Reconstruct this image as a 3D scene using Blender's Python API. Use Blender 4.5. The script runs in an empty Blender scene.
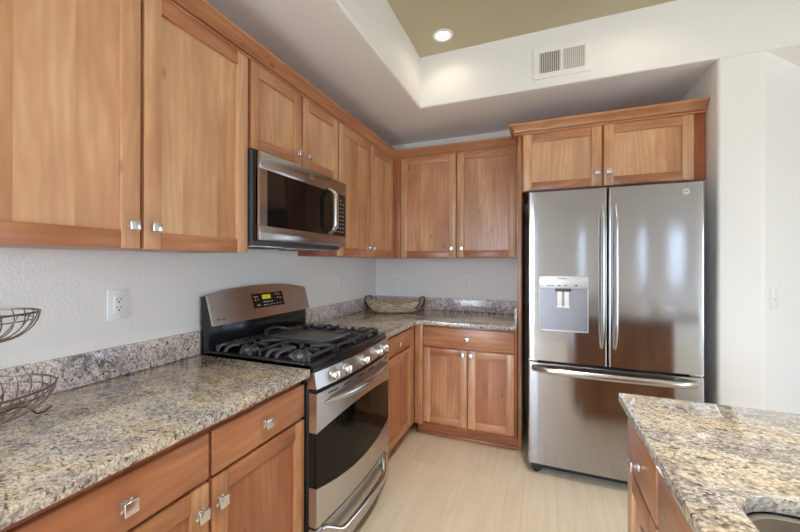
import bpy, bmesh, math, random
from mathutils import Vector, Matrix

SC = bpy.context.scene
COL = SC.collection
RND = random.Random(11)

# ------------------------------------------------------------------ camera
F_PX, YAW, PITCH, ROLL = 355.73, math.radians(21.878), math.radians(0.114), math.radians(0.094)
cam_d = bpy.data.cameras.new('camera')
cam_d.sensor_width = 36.0
cam_d.lens = F_PX / 800 * 36.0
cam_d.shift_x = 2.71 / 800
cam_d.shift_y = -3.89 / 800
cam_d.clip_start = 0.02
cam = bpy.data.objects.new('camera', cam_d)
COL.objects.link(cam)
_f = Vector((-math.sin(YAW) * math.cos(PITCH), math.cos(YAW) * math.cos(PITCH), math.sin(PITCH)))
_r = Vector((math.cos(YAW), math.sin(YAW), 0))
_u = _r.cross(_f)
_c, _s = math.cos(ROLL), math.sin(ROLL)
_R, _U = _r * _c + _u * _s, _u * _c - _r * _s
cam.matrix_world = Matrix(((_R.x, _U.x, -_f.x, 1.5349), (_R.y, _U.y, -_f.y, -3.2529),
                           (_R.z, _U.z, -_f.z, 1.3482), (0, 0, 0, 1)))
SC.camera = cam

# ------------------------------------------------------------------ colour, world, daylight
SC.view_settings.view_transform = 'Standard'
SC.view_settings.look = 'None'
SC.view_settings.gamma = 1.0
SC.view_settings.use_curve_mapping = False
SC.view_settings.exposure = 1.64
SC.cycles.use_denoising = True
SC.cycles.max_bounces = 14
SC.cycles.diffuse_bounces = 8
SC.cycles.glossy_bounces = 6
SC.cycles.caustics_reflective = False
SC.cycles.caustics_refractive = False
SC.cycles.sample_clamp_indirect = 6.0

world = bpy.data.worlds.new('overcast_sky')
SC.world = world
world.use_nodes = True
nt = world.node_tree
nt.nodes.clear()
w_out = nt.nodes.new('ShaderNodeOutputWorld')
w_bg = nt.nodes.new('ShaderNodeBackground')
w_tc = nt.nodes.new('ShaderNodeTexCoord')
w_sx = nt.nodes.new('ShaderNodeSeparateXYZ')
w_rp = nt.nodes.new('ShaderNodeValToRGB')
w_rp.color_ramp.elements[0].position = 0.44
w_rp.color_ramp.elements[0].color = (0.50, 0.55, 0.60, 1)
w_rp.color_ramp.elements[1].position = 0.54
w_rp.color_ramp.elements[1].color = (0.76, 0.93, 1.16, 1)
w_mr = nt.nodes.new('ShaderNodeMapRange')
w_mr.inputs['From Min'].default_value = -1
w_mr.inputs['From Max'].default_value = 1
nt.links.new(w_tc.outputs['Generated'], w_sx.inputs[0])
nt.links.new(w_sx.outputs['Z'], w_mr.inputs['Value'])
nt.links.new(w_mr.outputs[0], w_rp.inputs[0])
nt.links.new(w_rp.outputs[0], w_bg.inputs['Color'])
w_bg.inputs['Strength'].default_value = 5.0
nt.links.new(w_bg.outputs[0], w_out.inputs['Surface'])


def portal(name, loc, size_x, size_y, direction):
    """daylight portal in a window opening: guides sampling of the sky, adds no light of its own"""
    l = bpy.data.lights.new(name, 'AREA')
    l.shape = 'RECTANGLE'
    l.size, l.size_y = size_x, size_y
    l.cycles.is_portal = True
    o = bpy.data.objects.new(name, l)
    COL.objects.link(o)
    o.location = loc
    o.rotation_euler = Vector(direction).to_track_quat('-Z', 'Z').to_euler()
    return o


ROOM_X, ROOM_Y = 6.2, -5.4          # far walls of the open room behind the camera
# window openings: rear wall (x0, x1, z0, z1) and right wall (y0, y1, z0, z1)
REAR_WIN = [(0.15, 1.26, 0.05, 2.20), (2.08, 2.28, 0.90, 1.95), (3.08, 3.30, 0.95, 1.95), (3.55, 3.90, 0.95, 1.95)]  # wide first opening is unseen, added to light the back wall
SIDE_WIN = [(-5.25, -3.5, 0.10, 1.95), (-3.0, -2.4, 0.10, 1.95)]  # unseen openings sized to balance the daylight
ADDED_LEFT_WIN = [(-4.9, -4.5, 0.30, 1.75)]  # unseen opening added to brighten the back of the kitchen
for a, b, c, d in REAR_WIN:
    portal('daylight_portal', ((a + b) / 2, ROOM_Y - 0.02, (c + d) / 2), b - a, d - c, (0, 1, 0))
for a, b, c, d in SIDE_WIN:
    portal('daylight_portal', (ROOM_X + 0.02, (a + b) / 2, (c + d) / 2), b - a, d - c, (-1, 0, 0))

for a, b, c, d in ADDED_LEFT_WIN:
    portal('daylight_portal', (-0.02, (a + b) / 2, (c + d) / 2), b - a, d - c, (1, 0, 0))

LAMP_COL = (1.0, 0.94, 0.86)
TRAY_LAMP, FILL_LAMP = 1.5, 22.0      # watts: dim accent lamps by the tray wall, added unseen fill lamps over the room


# ------------------------------------------------------------------ node helpers
class NT:
    def __init__(self, name):
        self.m = bpy.data.materials.new(name)
        self.m.use_nodes = True
        self.t = self.m.node_tree
        self.t.nodes.clear()
        self.out = self.n('ShaderNodeOutputMaterial')

    def n(self, typ, **kw):
        nd = self.t.nodes.new(typ)
        for k, v in kw.items():
            if k in nd.inputs.keys():
                nd.inputs[k].default_value = v
            else:
                setattr(nd, k, v)
        return nd

    def l(self, a, b):
        self.t.links.new(a, b)

    def bsdf(self, **kw):
        b = self.n('ShaderNodeBsdfPrincipled')
        for k, v in kw.items():
            b.inputs[k].default_value = v
        self.l(b.outputs[0], self.out.inputs['Surface'])
        self.b = b
        return b

    def ramp(self, fac, stops):
        r = self.n('ShaderNodeValToRGB')
        e = r.color_ramp.elements
        while len(e) < len(stops):
            e.new(0.5)
        for i, (p, c) in enumerate(stops):
            e[i].position = p
            e[i].color = (*c, 1) if len(c) == 3 else c
        self.l(fac, r.inputs[0])
        return r.outputs[0]

    def mix(self, fac, a, b, mode='MIX'):
        m = self.n('ShaderNodeMix', data_type='RGBA', blend_type=mode)
        for sock, v in ((m.inputs[0], fac), (m.inputs[6], a), (m.inputs[7], b)):
            if isinstance(v, (int, float)):
                sock.default_value = v
            elif isinstance(v, tuple):
                sock.default_value = (*v, 1) if len(v) == 3 else v
            else:
                self.l(v, sock)
        return m.outputs[2]

    def math(self, op, a, b=None, c=None):
        m = self.n('ShaderNodeMath', operation=op)
        for i, v in enumerate((a, b, c)):
            if v is None:
                continue
            if isinstance(v, (int, float)):
                m.inputs[i].default_value = v
            else:
                self.l(v, m.inputs[i])
        return m.outputs[0]

    def mapping(self, vec, scale=(1, 1, 1), rot=(0, 0, 0), loc=(0, 0, 0)):
        m = self.n('ShaderNodeMapping')
        m.inputs['Scale'].default_value = scale
        m.inputs['Rotation'].default_value = rot
        m.inputs['Location'].default_value = loc
        self.l(vec, m.inputs[0])
        return m.outputs[0]

    def noise(self, vec, scale, detail=4, rough=0.55, dist=0.0):
        n = self.n('ShaderNodeTexNoise')
        n.inputs['Scale'].default_value = scale
        n.inputs['Detail'].default_value = detail
        n.inputs['Roughness'].default_value = rough
        n.inputs['Distortion'].default_value = dist
        self.l(vec, n.inputs['Vector'])
        return n.outputs['Fac']

    def bump(self, height, strength, dist=0.002):
        b = self.n('ShaderNodeBump')
        b.inputs['Strength'].default_value = strength
        b.inputs['Distance'].default_value = dist
        self.l(height, b.inputs['Height'])
        self.l(b.outputs[0], self.b.inputs['Normal'])


def srgb(r, g, b):
    f = lambda c: (c / 255 / 12.92) if c / 255 <= 0.04045 else ((c / 255 + 0.055) / 1.055) ** 2.4
    return (f(r), f(g), f(b))


def simple(name, col, rough=0.5, metal=0.0, **kw):
    t = NT(name)
    t.bsdf(**{'Base Color': (*col, 1), 'Roughness': rough, 'Metallic': metal, **kw})
    return t.m


def m_wood():
    t = NT('alder_wood')
    b = t.bsdf(Roughness=0.36)
    b.inputs['Coat Weight'].default_value = 0.25
    b.inputs['Coat Roughness'].default_value = 0.22
    uv = t.n('ShaderNodeUVMap', uv_map='grain').outputs[0]
    at = t.n('ShaderNodeAttribute', attribute_name='tint')
    tint = at.outputs['Fac']
    warp = t.noise(t.mapping(uv, (0.9, 3.0, 1)), 1.6, 3, 0.5)
    # cathedral figure: rings seen through a warped coordinate
    sx = t.n('ShaderNodeSeparateXYZ')
    t.l(uv, sx.inputs[0])
    cloud2 = t.noise(t.mapping(uv, (1.1, 9.0, 1), (0, 0, 0), (7, 3, 0)), 1.0, 3, 0.6)
    ring = t.math('SINE', t.math('ADD', t.math('MULTIPLY', sx.outputs[1], 190), t.math('MULTIPLY', warp, 34)))
    ring = t.math('ADD', t.math('MULTIPLY', ring, 0.5), 0.5)
    fine = t.noise(t.mapping(uv, (2.5, 160, 1)), 1.0, 4, 0.6)
    cloud = t.noise(t.mapping(uv, (2.0, 7.0, 1)), 1.0, 3, 0.55)
    col = t.ramp(cloud, [(0.30, srgb(173, 119, 81)), (0.50, srgb(200, 149, 107)), (0.70, srgb(220, 177, 134))])
    col = t.mix(t.math('MULTIPLY', t.math('MULTIPLY', ring, cloud2), 0.62), col, srgb(160, 110, 80))
    col = t.mix(t.math('MULTIPLY', t.math('SUBTRACT', fine, 0.33), 0.6), col, srgb(150, 102, 74))
    # knots and mineral streaks
    vo = t.n('ShaderNodeTexVoronoi', feature='F1')
    vo.inputs['Scale'].default_value = 1.0
    wv = t.noise(t.mapping(uv, (12, 30, 1)), 1.0, 2)
    vv = t.n('ShaderNodeVectorMath', operation='ADD')
    t.l(t.mapping(uv, (6.0, 15.0, 1)), vv.inputs[0])
    t.l(t.math('MULTIPLY', wv, 0.22), vv.inputs[1])
    t.l(vv.outputs[0], vo.inputs['Vector'])
    knot = t.ramp(vo.outputs['Distance'], [(0.10, (1, 1, 1)), (0.19, (0, 0, 0))])
    sel = t.ramp(t.n('ShaderNodeSeparateColor').outputs[0], [(0.5, (0, 0, 0)), (0.55, (1, 1, 1))])
    sep = sel.node.inputs[0].links[0].from_node
    t.l(vo.outputs['Color'], sep.inputs[0])
    sel.node.color_ramp.elements[0].position = 0.86
    sel.node.color_ramp.elements[1].position = 0.87
    col = t.mix(t.math('MULTIPLY', t.math('MULTIPLY', knot, sel), 0.65), col, srgb(110, 62, 38))
    # per-board tint: 0 = redder and darker, 1 = paler sapwood
    dark = t.mix(1.0, col, srgb(214, 172, 158), 'MULTIPLY')
    pale = t.mix(0.5, col, srgb(230, 196, 158))
    col = t.mix(t.math('MINIMUM', t.math('MULTIPLY', tint, 2.0), 1.0), dark, col)
    col = t.mix(t.math('MAXIMUM', t.math('SUBTRACT', t.math('MULTIPLY', tint, 2.0), 1.0), 0.0), col, pale)
    t.l(col, b.inputs['Base Color'])
    t.bump(fine, 0.08, 0.001)
    return t.m


def m_granite(name='granite', rough=0.03, grey=0.0):
    t = NT(name)
    b = t.bsdf(Roughness=rough)
    b.inputs['IOR'].default_value = 1.6
    tc = t.n('ShaderNodeTexCoord').outputs['Object']
    w = t.n('ShaderNodeTexNoise')
    w.inputs['Scale'].default_value = 2.6
    w.inputs['Detail'].default_value = 3
    t.l(tc, w.inputs['Vector'])
    sub = t.n('ShaderNodeVectorMath', operation='SUBTRACT')
    t.l(w.outputs['Color'], sub.inputs[0])
    sub.inputs[1].default_value = (0.5, 0.5, 0.5)
    sc = t.n('ShaderNodeVectorMath', operation='SCALE')
    sc.inputs['Scale'].default_value = 0.34
    t.l(sub.outputs[0], sc.inputs[0])
    add = t.n('ShaderNodeVectorMath', operation='ADD')
    t.l(tc, add.inputs[0])
    t.l(sc.outputs[0], add.inputs[1])
    v = add.outputs[0]
    flow = t.mapping(v, (4.0, 8.0, 6.0), (0, 0, math.radians(32)))
    big = t.noise(flow, 0.9, 4, 0.62)
    mid = t.noise(flow, 3.4, 5, 0.68)
    # drifting ground colour: grey, taupe, cream, a little gold
    col = t.ramp(big, [(0.32, srgb(136, 133, 138)), (0.43, srgb(168, 161, 156)), (0.52, srgb(210, 199, 178)),
                       (0.62, srgb(198, 175, 136)), (0.72, srgb(160, 148, 130))])
    col = t.mix(t.math('MULTIPLY', t.ramp(mid, [(0.46, (0, 0, 0)), (0.60, (1, 1, 1))]), 0.7), col, srgb(134, 130, 126))

    def crystals(scale, stretch, stops, amount, seed):
        nonlocal col
        vo = t.n('ShaderNodeTexVoronoi', feature='F1')
        vo.inputs['Scale'].default_value = scale
        wob = t.noise(tc, scale * 0.9, 2)
        vv = t.n('ShaderNodeVectorMath', operation='ADD')
        t.l(t.mapping(tc, stretch, (0, 0, math.radians(32)), (seed, seed, 0)), vv.inputs[0])
        t.l(t.math('MULTIPLY', wob, 0.5 / scale), vv.inputs[1])
        t.l(vv.outputs[0], vo.inputs['Vector'])
        se = t.n('ShaderNodeSeparateColor')
        t.l(vo.outputs['Color'], se.inputs[0])
        r = t.n('ShaderNodeValToRGB')
        r.color_ramp.interpolation = 'CONSTANT'
        el = r.color_ramp.elements
        while len(el) < len(stops):
            el.new(0.5)
        for i, (p, c, al) in enumerate(stops):
            el[i].position = p
            el[i].color = (*c, al)
        t.l(se.outputs[0], r.inputs[0])
        col = t.mix(t.math('MULTIPLY', r.outputs['Alpha'], amount), col, r.outputs['Color'])

    crystals(80, (0.9, 1.15, 1), [(0.0, srgb(120, 116, 116), 0.8), (0.16, srgb(222, 214, 200), 0.9), (0.40, srgb(200, 190, 172), 0.0), (0.82, srgb(160, 140, 112), 0.7)], 0.34, 0.0)
    crystals(190, (0.9, 1.15, 1), [(0.0, srgb(92, 86, 84), 0.9), (0.13, srgb(232, 226, 214), 0.9), (0.36, srgb(200, 190, 172), 0.0), (0.80, srgb(150, 136, 120), 0.8)], 0.55, 3.3)
    # clustered dark mica and sparse garnets
    cl = t.ramp(t.noise(flow, 2.1, 3, 0.6), [(0.50, (0, 0, 0)), (0.64, (1, 1, 1))])
    sp = t.ramp(t.noise(t.mapping(tc, (1, 1.6, 1), (0, 0, 0.6)), 46, 3, 0.65), [(0.56, (0, 0, 0)), (0.61, (1, 1, 1))])
    col = t.mix(t.math('MULTIPLY', t.math('MULTIPLY', sp, cl), 0.92), col, srgb(48, 42, 42))
    ga = t.ramp(t.noise(t.mapping(tc, (1, 1.6, 1), (0, 0, 0.6)), 64, 2, 0.5), [(0.60, (0, 0, 0)), (0.635, (1, 1, 1))])
    col = t.mix(t.math('MULTIPLY', ga, 0.8), col, srgb(92, 66, 56))
    # long dark veins
    ve = t.noise(t.mapping(v, (2.2, 7.0, 4.0), (0, 0, math.radians(28))), 1.0, 3, 0.5)
    line = t.math('ABSOLUTE', t.math('SUBTRACT', ve, 0.5))
    vein = t.ramp(line, [(0.0, (1, 1, 1)), (0.012, (0, 0, 0))])
    vm = t.ramp(t.noise(tc, 3.1, 2), [(0.54, (0, 0, 0)), (0.60, (1, 1, 1))])
    col = t.mix(t.math('MULTIPLY', t.math('MULTIPLY', vein, vm), 0.8), col, srgb(54, 50, 56))
    if grey:
        hs = t.n('ShaderNodeHueSaturation')
        hs.inputs['Saturation'].default_value = 1 - grey
        t.l(col, hs.inputs['Color'])
        hs.inputs['Value'].default_value = 1.25
        col = t.mix(1.0, hs.outputs[0], srgb(250, 243, 247), 'MULTIPLY')
    t.l(col, b.inputs['Base Color'])
    return t.m


def m_steel(name, col=(0.60, 0.59, 0.58), rough=0.24, grain='z', scale=1.0):
    t = NT(name)
    b = t.bsdf(Metallic=1.0, Roughness=rough)
    tc = t.n('ShaderNodeTexCoord').outputs['Object']
    s = {'z': (420, 420, 2.0), 'y': (420, 2.0, 420), 'x': (2.0, 420, 420)}[grain]
    br = t.noise(t.mapping(tc, s), 1.0, 3, 0.6)
    t.l(t.mix(br, tuple(c * 0.93 for c in col), tuple(min(1, c * 1.06) for c in col)), b.inputs['Base Color'])
    r = t.math('ADD', t.math('MULTIPLY', br, 0.10), rough - 0.05)
    t.l(r, b.inputs['Roughness'])
    b.inputs['Anisotropic'].default_value = 0.75
    b.inputs['Anisotropic Rotation'].default_value = 0.25
    tg = t.n('ShaderNodeTangent', direction_type='UV_MAP', uv_map='grain')
    t.l(tg.outputs[0], b.inputs['Tangent'])
    t.bump(br, 0.03, 0.0006)
    return t.m


def m_wall(name, col, strength=0.22):
    t = NT(name)
    b = t.bsdf(Roughness=0.62)
    b.inputs['Base Color'].default_value = (*col, 1)
    tc = t.n('ShaderNodeTexCoord').outputs['Object']
    n1 = t.noise(tc, 95, 3, 0.5)
    n2 = t.ramp(n1, [(0.42, (0, 0, 0)), (0.62, (1, 1, 1))])
    t.bump(n2, strength, 0.0035)
    return t.m


def m_floor():
    t = NT('oak_plank_floor')
    b = t.bsdf(Roughness=0.42)
    tc = t.n('ShaderNodeTexCoord').outputs['Object']
    v = t.mapping(tc, (1, 1, 1), (0, 0, math.radians(90)))
    bk = t.n('ShaderNodeTexBrick', offset=0.37, offset_frequency=2)
    bk.inputs['Scale'].default_value = 1.0
    bk.inputs['Brick Width'].default_value = 1.5
    bk.inputs['Row Height'].default_value = 0.18
    bk.inputs['Mortar Size'].default_value = 0.0012
    bk.inputs['Mortar Smooth'].default_value = 0.3
    bk.inputs['Bias'].default_value = 0.0
    bk.inputs['Color1'].default_value = (*srgb(226, 214, 194), 1)
    bk.inputs['Color2'].default_value = (*srgb(217, 203, 180), 1)
    bk.inputs['Mortar'].default_value = (*srgb(196, 180, 154), 1)
    t.l(v, bk.inputs['Vector'])
    g = t.noise(t.mapping(tc, (38, 1.6, 1)), 1.0, 5, 0.6, 0.6)
    col = t.mix(t.math('MULTIPLY', t.ramp(g, [(0.4, (0, 0, 0)), (0.7, (1, 1, 1))]), 0.28), bk.outputs['Color'], srgb(184, 160, 126))
    g2 = t.noise(t.mapping(tc, (7, 0.8, 1)), 1.0, 3, 0.6)
    col = t.mix(t.math('MULTIPLY', g2, 0.22), col, srgb(228, 210, 180))
    t.l(col, b.inputs['Base Color'])
    t.bump(g, 0.05, 0.001)
    return t.m


def m_emit(name, col, strength):
    t = NT(name)
    e = t.n('ShaderNodeEmission')
    e.inputs['Color'].default_value = (*col, 1)
    e.inputs['Strength'].default_value = strength
    t.l(e.outputs[0], t.out.inputs['Surface'])
    return t.m


def m_tinted(name, tint, opacity):
    """dark appliance glass: tinted see-through with a mirror-like surface"""
    t = NT(name)
    tr = t.n('ShaderNodeBsdfTransparent')
    tr.inputs[0].default_value = (*tint, 1)
    df = t.n('ShaderNodeBsdfPrincipled')
    df.inputs['Base Color'].default_value = (0.012, 0.010, 0.009, 1)
    df.inputs['Roughness'].default_value = 0.05
    mx = t.n('ShaderNodeMixShader')
    mx.inputs[0].default_value = opacity
    t.l(tr.outputs[0], mx.inputs[1])
    t.l(df.outputs[0], mx.inputs[2])
    t.l(mx.outputs[0], t.out.inputs['Surface'])
    return t.m


def m_basket():
    t = NT('woven_straw')
    b = t.bsdf(Roughness=0.75)
    tc = t.n('ShaderNodeTexCoord').outputs['Object']
    n = t.noise(t.mapping(tc, (18, 18, 130)), 1.0, 3, 0.6)
    n2 = t.noise(tc, 60, 3, 0.6)
    col = t.ramp(n, [(0.36, srgb(110, 84, 62)), (0.45, srgb(190, 166, 134)), (0.62, srgb(226, 210, 182))])
    col = t.mix(t.math('MULTIPLY', n2, 0.3), col, srgb(140, 112, 84))
    t.l(col, b.inputs['Base Color'])
    t.bump(n2, 0.4, 0.002)
    return t.m


def m_dimmer():
    t = NT('window_dimmer')  # added pane that dims the sky behind the narrow windows
    tr = t.n('ShaderNodeBsdfTransparent')
    tr.inputs[0].default_value = (0.42, 0.41, 0.40, 1)
    t.l(tr.outputs[0], t.out.inputs['Surface'])
    return t.m


SCREEN = m_dimmer()
WOOD = m_wood()
GRAN = m_granite()
GRAN_B = m_granite('granite_backsplash', 0.16, 0.55)
STEEL_V = m_steel('brushed_steel_door', (0.44, 0.44, 0.46), 0.11, 'x')
STEEL_R = m_steel('brushed_steel_range', (0.62, 0.60, 0.58), 0.33, 'y')
STEEL_H = m_steel('brushed_steel_horizontal', (0.54, 0.53, 0.52), 0.19, 'y')
STEEL_MW = m_steel('microwave_steel', (0.40, 0.37, 0.355), 0.20, 'y')
STEEL_SINK = m_steel('sink_steel', (0.50, 0.47, 0.44), 0.34, 'y')
CHROME = simple('satin_nickel', (0.74, 0.74, 0.75), 0.22, 1.0)
WALL = m_wall('white_textured_paint', srgb(231, 230, 227), 0.15)
TRAYPAINT = m_wall('tan_ceiling_paint', srgb(186, 176, 148), 0.12)
SOFFIT = m_wall('soffit_paint', srgb(234, 231, 228), 0.12)
FLOOR = m_floor()
BLACK = simple('black_enamel', (0.010, 0.010, 0.011), 0.16)
BLACKM = simple('black_matte', (0.014, 0.014, 0.015), 0.5)
IRON = simple('cast_iron', (0.040, 0.040, 0.044), 0.36)
GRIDDLE = simple('griddle_plate', (0.085, 0.080, 0.078), 0.48)
ALU = simple('burner_aluminium', (0.40, 0.38, 0.36), 0.6, 0.8)
DKGREY = simple('dark_grey_side', (0.055, 0.055, 0.062), 0.45)
WHITEPL = simple('white_plastic', srgb(232, 232, 232), 0.35)
SLOT = simple('slot_dark', (0.05, 0.05, 0.05), 0.5)
VENTW = simple('register_white', srgb(236, 234, 229), 0.4)
VENTD = simple('register_dark', (0.16, 0.155, 0.145), 0.7)
OVGLASS = m_tinted('oven_glass', (0.62, 0.54, 0.46), 0.45)
MWGLASS = m_tinted('microwave_glass', (0.30, 0.26, 0.25), 0.80)
CAVITY = simple('oven_cavity', (0.10, 0.085, 0.07), 0.5)
WIRE = simple('wire_bronze', (0.17, 0.14, 0.12), 0.32, 0.8)
RACK = simple('rack_wire', (0.55, 0.52, 0.50), 0.3, 1.0)
STRAW = m_basket()
ROPE = simple('dark_handle_wrap', (0.055, 0.055, 0.065), 0.6)
MARK = simple('grey_lettering', (0.34, 0.34, 0.33), 0.5)
MARKD = simple('dark_lettering', (0.10, 0.10, 0.11), 0.5)
DISPLAY = m_emit('amber_display', (0.62, 0.48, 0.05), 0.22)
BULB = m_emit('lamp_bulb', (1.0, 0.90, 0.74), 1.6)
PADDLE = simple('paddle_plastic', (0.72, 0.71, 0.70), 0.3)
RECESS = simple('dispenser_recess', (0.27, 0.27, 0.30), 0.32, 0.75)
DISP_TOP = simple('dispenser_panel', (0.56, 0.57, 0.58), 0.38, 0.6)


# ------------------------------------------------------------------ mesh builder
class B:
    def __init__(self):
        self.bm = bmesh.new()
        self.uv = self.bm.loops.layers.uv.new('grain')
        self.ti = self.bm.faces.layers.float.new('tint')

    def _take(self, t, mat=0, grain='z', tint=None, xf=None, flat=0.0):
        """merge a temporary bmesh; grain axis and tint are per piece"""
        ou, ov = RND.uniform(0, 40), RND.uniform(0, 40)
        tint = RND.uniform(0.32, 0.68) if tint is None else tint
        g = 'xyz'.index(grain)
        o1, o2 = [i for i in range(3) if i != g]
        vm = {}
        for v in t.verts:
            co = xf(v.co) if xf else v.co
            vm[v] = self.bm.verts.new(co)
        for f in t.faces:
            try:
                nf = self.bm.faces.new([vm[v] for v in f.verts])
            except ValueError:
                continue
            nf.material_index = mat
            nf.smooth = not (flat and f.calc_area() > flat)
            nf[self.ti] = tint
            for l, l0 in zip(nf.loops, f.loops):
                c = l0.vert.co
                l[self.uv].uv = (c[g] + ou, c[o1] + c[o2] + ov)
        t.free()

    def box(self, lo, hi, mat=0, grain='z', tint=None, bev=0.0, seg=2, xf=None):
        t = bmesh.new()
        bmesh.ops.create_cube(t, size=1)
        for v in t.verts:
            v.co = Vector(((lo[i] + hi[i]) / 2 + v.co[i] * (hi[i] - lo[i]) for i in range(3)))
        if bev > 0:
            bmesh.ops.bevel(t, geom=t.edges[:], offset=bev, segments=seg, affect='EDGES', profile=0.5)
        sd = sorted(abs(hi[i] - lo[i]) for i in range(3))
        self._take(t, mat, grain, tint, xf, flat=0.2 * sd[0] * sd[1] + 1e-9)

    def prism(self, poly, lo, hi, axis='z', mat=0, grain='z', tint=None, bev=0.0, seg=2, bev_f=None, xf=None):
        """extrude polygon (two remaining axes in xyz order) along axis"""
        t = bmesh.new()
        k = 'xyz'.index(axis)

        def P(p, h):
            c = list(p)
            c.insert(k, h)
            return Vector(c)
        a = [t.verts.new(P(p, lo)) for p in poly]
        b = [t.verts.new(P(p, hi)) for p in poly]
        n = len(poly)
        t.faces.new(a[::-1])
        t.faces.new(b)
        for i in range(n):
            t.faces.new((a[i], a[(i + 1) % n], b[(i + 1) % n], b[i]))
        bmesh.ops.recalc_face_normals(t, faces=t.faces[:])
        if bev > 0:
            es = [e for e in t.edges if bev_f is None or bev_f((e.verts[0].co + e.verts[1].co) / 2, e)]
            bmesh.ops.bevel(t, geom=es, offset=bev, segments=seg, affect='EDGES', profile=0.5)
        self._take(t, mat, grain, tint, xf, flat=max(1e-7, 0.35 * bev * (hi - lo)) if bev else 1e-9)

    def grid_solid(self, ys, zlo, zhi, xb, xf_, nz=1, mat=0, axis='y', xfm=None):
        """solid: columns at ys, height from zlo(y) to zhi(y), back xb(y,z), front xf_(y,z) (depth along x)"""
        t = bmesh.new()
        F, K = [], []
        for y in ys:
            fc, kc = [], []
            for j in range(nz + 1):
                z = zlo(y) + (zhi(y) - zlo(y)) * j / nz
                fc.append(t.verts.new((xf_(y, z), y, z)))
                kc.append(t.verts.new((xb(y, z), y, z)))
            F.append(fc)
            K.append(kc)
        n = len(ys)
        for i in range(n - 1):
            for j in range(nz):
                t.faces.new((F[i][j], F[i + 1][j], F[i + 1][j + 1], F[i][j + 1]))
                t.faces.new((K[i][j + 1], K[i + 1][j + 1], K[i + 1][j], K[i][j]))
            t.faces.new((F[i][0], K[i][0], K[i + 1][0], F[i + 1][0]))
            t.faces.new((F[i + 1][nz], K[i + 1][nz], K[i][nz], F[i][nz]))
        for i in (0, n - 1):
            for j in range(nz):
                q = (F[i][j], F[i][j + 1], K[i][j + 1], K[i][j])
                t.faces.new(q if i == 0 else q[::-1])
        bmesh.ops.recalc_face_normals(t, faces=t.faces[:])
        self._take(t, mat, 'y', 0.5, xfm)

    def tube(self, pts, r, seg=8, mat=0, closed=False, rad=None, squash=None, xf=None):
        """swept round bar; rad: per-point radius factors; squash: (a, b) ellipse factors"""
        t = bmesh.new()
        pts = [Vector(p) for p in pts]
        n = len(pts)
        rings = []
        up0 = None
        for i, p in enumerate(pts):
            if closed:
                d = pts[(i + 1) % n] - pts[i - 1]
            else:
                d = pts[min(i + 1, n - 1)] - pts[max(i - 1, 0)]
            d.normalize()
            if up0 is None:
                up0 = Vector((0, 0, 1)) if abs(d.z) < 0.9 else Vector((1, 0, 0))
            s = d.cross(up0)
            if s.length < 1e-4:
                s = d.cross(Vector((0, 1, 0)))
            s.normalize()
            u = s.cross(d)
            up0 = u
            rr = r * (rad[i] if rad else 1)
            qa, qb = squash or (1, 1)
            rings.append([t.verts.new(p + (s * math.cos(2 * math.pi * k / seg) * qa + u * math.sin(2 * math.pi * k / seg) * qb) * rr)
                          for k in range(seg)])
        m = n if closed else n - 1
        for i in range(m):
            a, b = rings[i], rings[(i + 1) % n]
            for k in range(seg):
                t.faces.new((a[k], a[(k + 1) % seg], b[(k + 1) % seg], b[k]))
        if not closed:
            t.faces.new(rings[0])
            t.faces.new(rings[-1][::-1])
        bmesh.ops.recalc_face_normals(t, faces=t.faces[:])
        self._take(t, mat, 'z', 0.5, xf)

    def lathe(self, prof, center, axis='z', seg=24, mat=0, xf=None, caps=True):
        """prof: (radius, height) list turned about an axis through center"""
        t = bmesh.new()
        c = Vector(center)
        rings = []
        for r, h in prof:
            ring = []
            for k in range(seg):
                a = 2 * math.pi * k / seg
                p = Vector((r * math.cos(a), r * math.sin(a), h))
                if axis == 'x':
                    p = Vector((p.z, p.x, p.y))
                elif axis == 'y':
                    p = Vector((p.x, p.z, p.y))
                ring.append(t.verts.new(c + p))
            rings.append(ring)
        for a, b in zip(rings, rings[1:]):
            for k in range(seg):
                t.faces.new((a[k], a[(k + 1) % seg], b[(k + 1) % seg], b[k]))
        if caps and prof[0][0] > 1e-6:
            t.faces.new(rings[0][::-1])
        if caps and prof[-1][0] > 1e-6:
            t.faces.new(rings[-1])
        bmesh.ops.remove_doubles(t, verts=t.verts[:], dist=1e-6)
        bmesh.ops.recalc_face_normals(t, faces=t.faces[:])
        self._take(t, mat, 'z', 0.5, xf)

    def sweep(self, prof, path, mat=0, grain='x'):
        """profile (out, z) swept along a plan path of (point, outward dir scaled for mitre)"""
        n = len(prof)
        for (p0, d0), (p1, d1) in zip(path, path[1:]):
            t = bmesh.new()
            A, C = [[t.verts.new((p[0] + d[0] * o, p[1] + d[1] * o, z)) for o, z in prof] for p, d in ((p0, d0), (p1, d1))]
            for k in range(n):
                t.faces.new((A[k], A[(k + 1) % n], C[(k + 1) % n], C[k]))
            t.faces.new(A)
            t.faces.new(C[::-1])
            bmesh.ops.recalc_face_normals(t, faces=t.faces[:])
            self._take(t, mat, 'x' if abs(p1[0] - p0[0]) > abs(p1[1] - p0[1]) else 'y', 0.30)

    def build(self, name, mats, parent=None, sharp=38):
        me = bpy.data.meshes.new(name)
        # keep per-face tint as an attribute
        o = bpy.data.objects.new(name, me)
        off = Vector(origin_of(parent)) if parent else Vector((0, 0, 0))
        for v in self.bm.verts:
            v.co -= off
        self.bm.to_mesh(me)
        self.bm.free()
        for m in (mats if isinstance(mats, (list, tuple)) else [mats]):
            me.materials.append(m)
        me.set_sharp_from_angle(angle=math.radians(sharp))
        COL.objects.link(o)
        if parent:
            o.parent = parent
        ORIG[o.name] = off
        return o


ORIG = {}


def origin_of(o):
    return ORIG.get(o.name, Vector((0, 0, 0)))


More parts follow.
